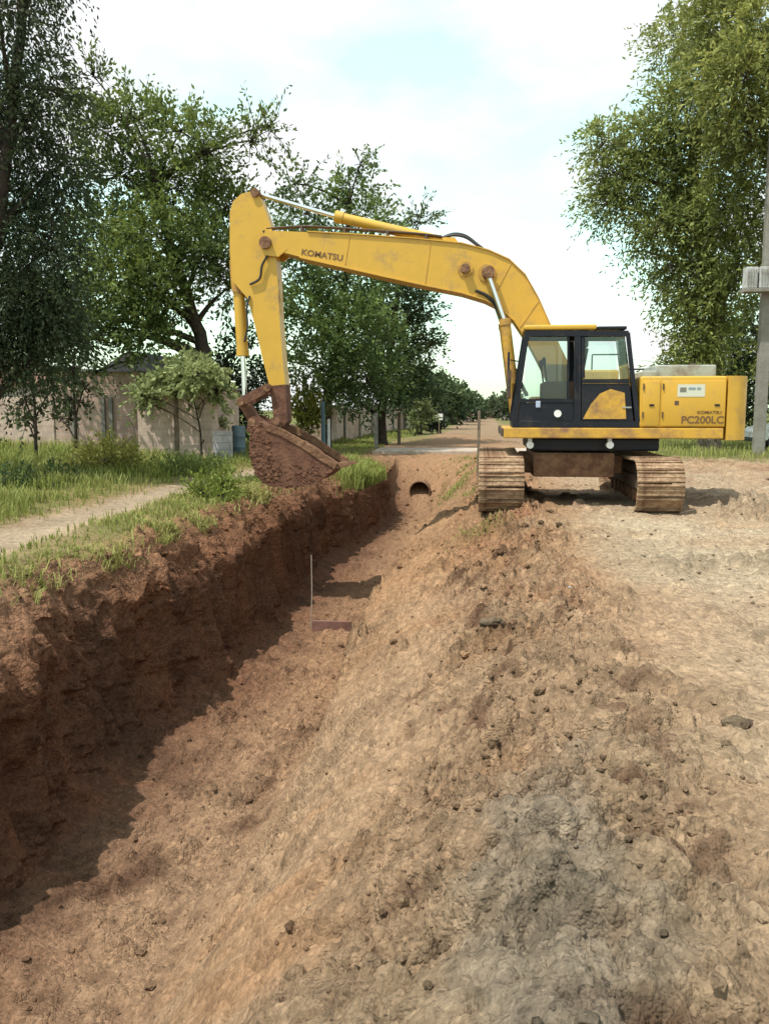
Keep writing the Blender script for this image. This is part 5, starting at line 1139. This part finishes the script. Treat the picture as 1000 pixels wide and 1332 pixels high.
# soil held in the bucket
n = 22; g_ = np.linspace(0, 1, n); A_, B_ = np.meshgrid(g_, g_, indexing='ij')
pA, pB = P(349, 560, ky0), P(432, 606, ky0)
sx1 = pA[0] + (pB[0] - pA[0]) * A_; sz1 = pA[2] + (pB[2] - pA[2]) * A_ - .06 + .13 * np.sin(A_ * math.pi) * np.sin(B_ * math.pi) + .05 * fbm(A_ * 7, B_ * 7, o=3, seed=91)
V = np.stack([sx1, ky0 + .005 + (ky1 - ky0 - .01) * B_, sz1], -1).reshape(-1, 3); a_, b__ = np.meshgrid(np.arange(n - 1), np.arange(n - 1), indexing='ij'); q = (a_ * n + b__).ravel()
o = np_mesh('bucket_soil', V, np.stack([q, q + n, q + n + 1, q + 1], -1), SOIL, None, np.full((n * n, 3), 1.0) * np.array([.19, .10, .06]), smooth=True); tag(o, 'dark red soil heaped inside the excavator bucket', None, None, 'stuff')

# ================================================================== RIGHT EDGE: POLE, CAR
Yp = 29.5
q0 = P(986, 580, Yp); x0 = q0[0]
rt = empty('utility_pole', (x0, Yp, 0), 'grey concrete twin utility pole with transformer box at the right edge', 'utility pole')
for dx_ in (0, .62):
    bm = BM(); add_box(bm, (x0 + dx_ - .17, Yp - .15, -.3), (x0 + dx_ + .17, Yp + .15, 10.6)); bm_obj('post', bm, CONC, rt, .03)
for z_ in (2.4, 7.6):
    bm = BM(); add_box(bm, (x0 + .173, Yp - .08, z_), (x0 + .447, Yp + .08, z_ + .22)); bm_obj('brace', bm, CONC, rt, .01)
zb_ = P(960, 378, Yp)[2]; zt_ = P(960, 351, Yp)[2]; xa_ = P(961, 360, Yp)[0]
bm = BM(); add_box(bm, (xa_, Yp - .62, zb_ - .12), (x0 + 2.2, Yp - .16, zb_)); bm_obj('platform', bm, CONC, rt, .01)
for k in range(3):
    bm = BM(); xk = xa_ + .04 + k * .42; add_box(bm, (xk, Yp - .60, zb_ + .003), (xk + .36, Yp - .2, zt_)); bx_ = bm_obj('transformer_box', bm, mat('pale_grey_enamel', (.45, .46, .46), .5, dirt=(.28, .26, .24), dirt_amt=.4), rt, .02)
    for j in range(4):
        bm = BM(); add_box(bm, (xk + .05 + j * .08, Yp - .635, zb_ + .08), (xk + .07 + j * .08, Yp - .601, zt_ - .08)); bm_obj('cooling_fin', bm, GREYP, bx_)
bm = BM(); add_tube(bm, [(x0 + .40, Yp - .19, 0), (x0 + .38, Yp - .19, 2.6)], .03, 8); bm_obj('cable_conduit', bm, WHITE, rt)

# car, mostly outside the frame
cxf = P(988, 560, 32.6)[0]; Yk = 33.2
car = empty('parked_car', (cxf + 2, Yk + .8, 0), 'white parked car cut off by the right edge behind the utility pole', 'car')
cz = .05
side = [(0, .32), (.02, .62), (.15, .78), (.95, .92), (1.5, 1.36), (2.9, 1.40), (3.6, 1.0), (4.1, .92), (4.15, .5), (4.1, .28)]
bm = BM(); rings = []
for yy, sc_, in ((0, .94), (.12, 1.0), (1.48, 1.0), (1.6, .94)):
    rings.append([bm.verts.new((cxf + 2.07 + (x - 2.07) * sc_, Yk + yy, cz + z_ * (1 if z_ < .95 or sc_ == 1 else .99))) for x, z_ in side])
for a_, b__ in zip(rings[:-1], rings[1:]):
    for k in range(len(side)): bm.faces.new((a_[k], a_[(k + 1) % len(side)], b__[(k + 1) % len(side)], b__[k]))
bm.faces.new(rings[0]); bm.faces.new(rings[-1][::-1])
bm_obj('body', bm, WHITE, car, .03, 3, smooth=True)
bm = BM(); add_prism(bm, [(cxf + 1.12, cz + .97), (cxf + 1.58, cz + 1.30), (cxf + 2.8, cz + 1.33), (cxf + 3.35, cz + 1.02)], Yk - .0, Yk + 1.60); bm_obj('window', bm, BLK, car)
for xw in (.78, 3.3):
    for yw in (-.01, 1.41):
        bm = BM(); add_cyl(bm, (cxf + xw, Yk + yw, .30), (cxf + xw, Yk + yw + .2, .30), .30, n=24); w_ = bm_obj('wheel', bm, RUBBER, car, .02, smooth=True)
        bm = BM(); add_cyl(bm, (cxf + xw, Yk + yw - .006, .30), (cxf + xw, Yk + yw + .206, .30), .18, n=20); bm_obj('rim', bm, GREYP, w_)
for yw in (.18, 1.2):
    bm = BM(); add_box(bm, (cxf - .01, Yk + yw, cz + .55), (cxf + .12, Yk + yw + .25, cz + .68)); bm_obj('headlight', bm, mat('lamp_glass', (.7, .72, .74), .15), car, .02)
bm = BM(); add_box(bm, (cxf - .05, Yk + .1, cz + .26), (cxf + .1, Yk + 1.5, cz + .42)); bm_obj('bumper', bm, BLK, car, .02)

# larger single clods that stand out
CL = [((958, 945), .05, 'lone dark clod of soil on the road at the right'), ((640, 815), .06, 'reddish soil clod on the trench crest below the digger tracks'), ((725, 1100), .035, 'grey clod on the crest in the foreground')]
for (px, py), r_, lb in CL:
    if r_ == 0: continue
    z_ = -.03
    for _ in range(12):
        g0 = G(px, py, z_); z_ = .5 * z_ + .5 * ground_z(g0[0], g0[1])
    bm = BM(); bmesh.ops.create_icosphere(bm, subdivisions=3, radius=1)
    co = np.array([v.co[:] for v in bm.verts]); nz = fbm(co[:, 0] * 2 + px, co[:, 1] * 2, co[:, 2] * 2, o=3, seed=px)
    for v, k in zip(bm.verts, nz): v.co = Vector((v.co.x * 1.35, v.co.y, v.co.z * .7)) * (r_ * (1 + .45 * float(k))) + Vector((g0[0], g0[1], z_ + r_ * .3))
    tag(bm_obj('soil_clod', bm, mat('clod_soil', (.16, .12, .08), .95, dirt=(.07, .05, .035), dirt_amt=.6, dirt_scale=12, bump=.9, bump_scale=40, spec=.1), None, smooth=True, base=(g0[0], g0[1], z_)), lb, 'clod', 'single large soil clods')
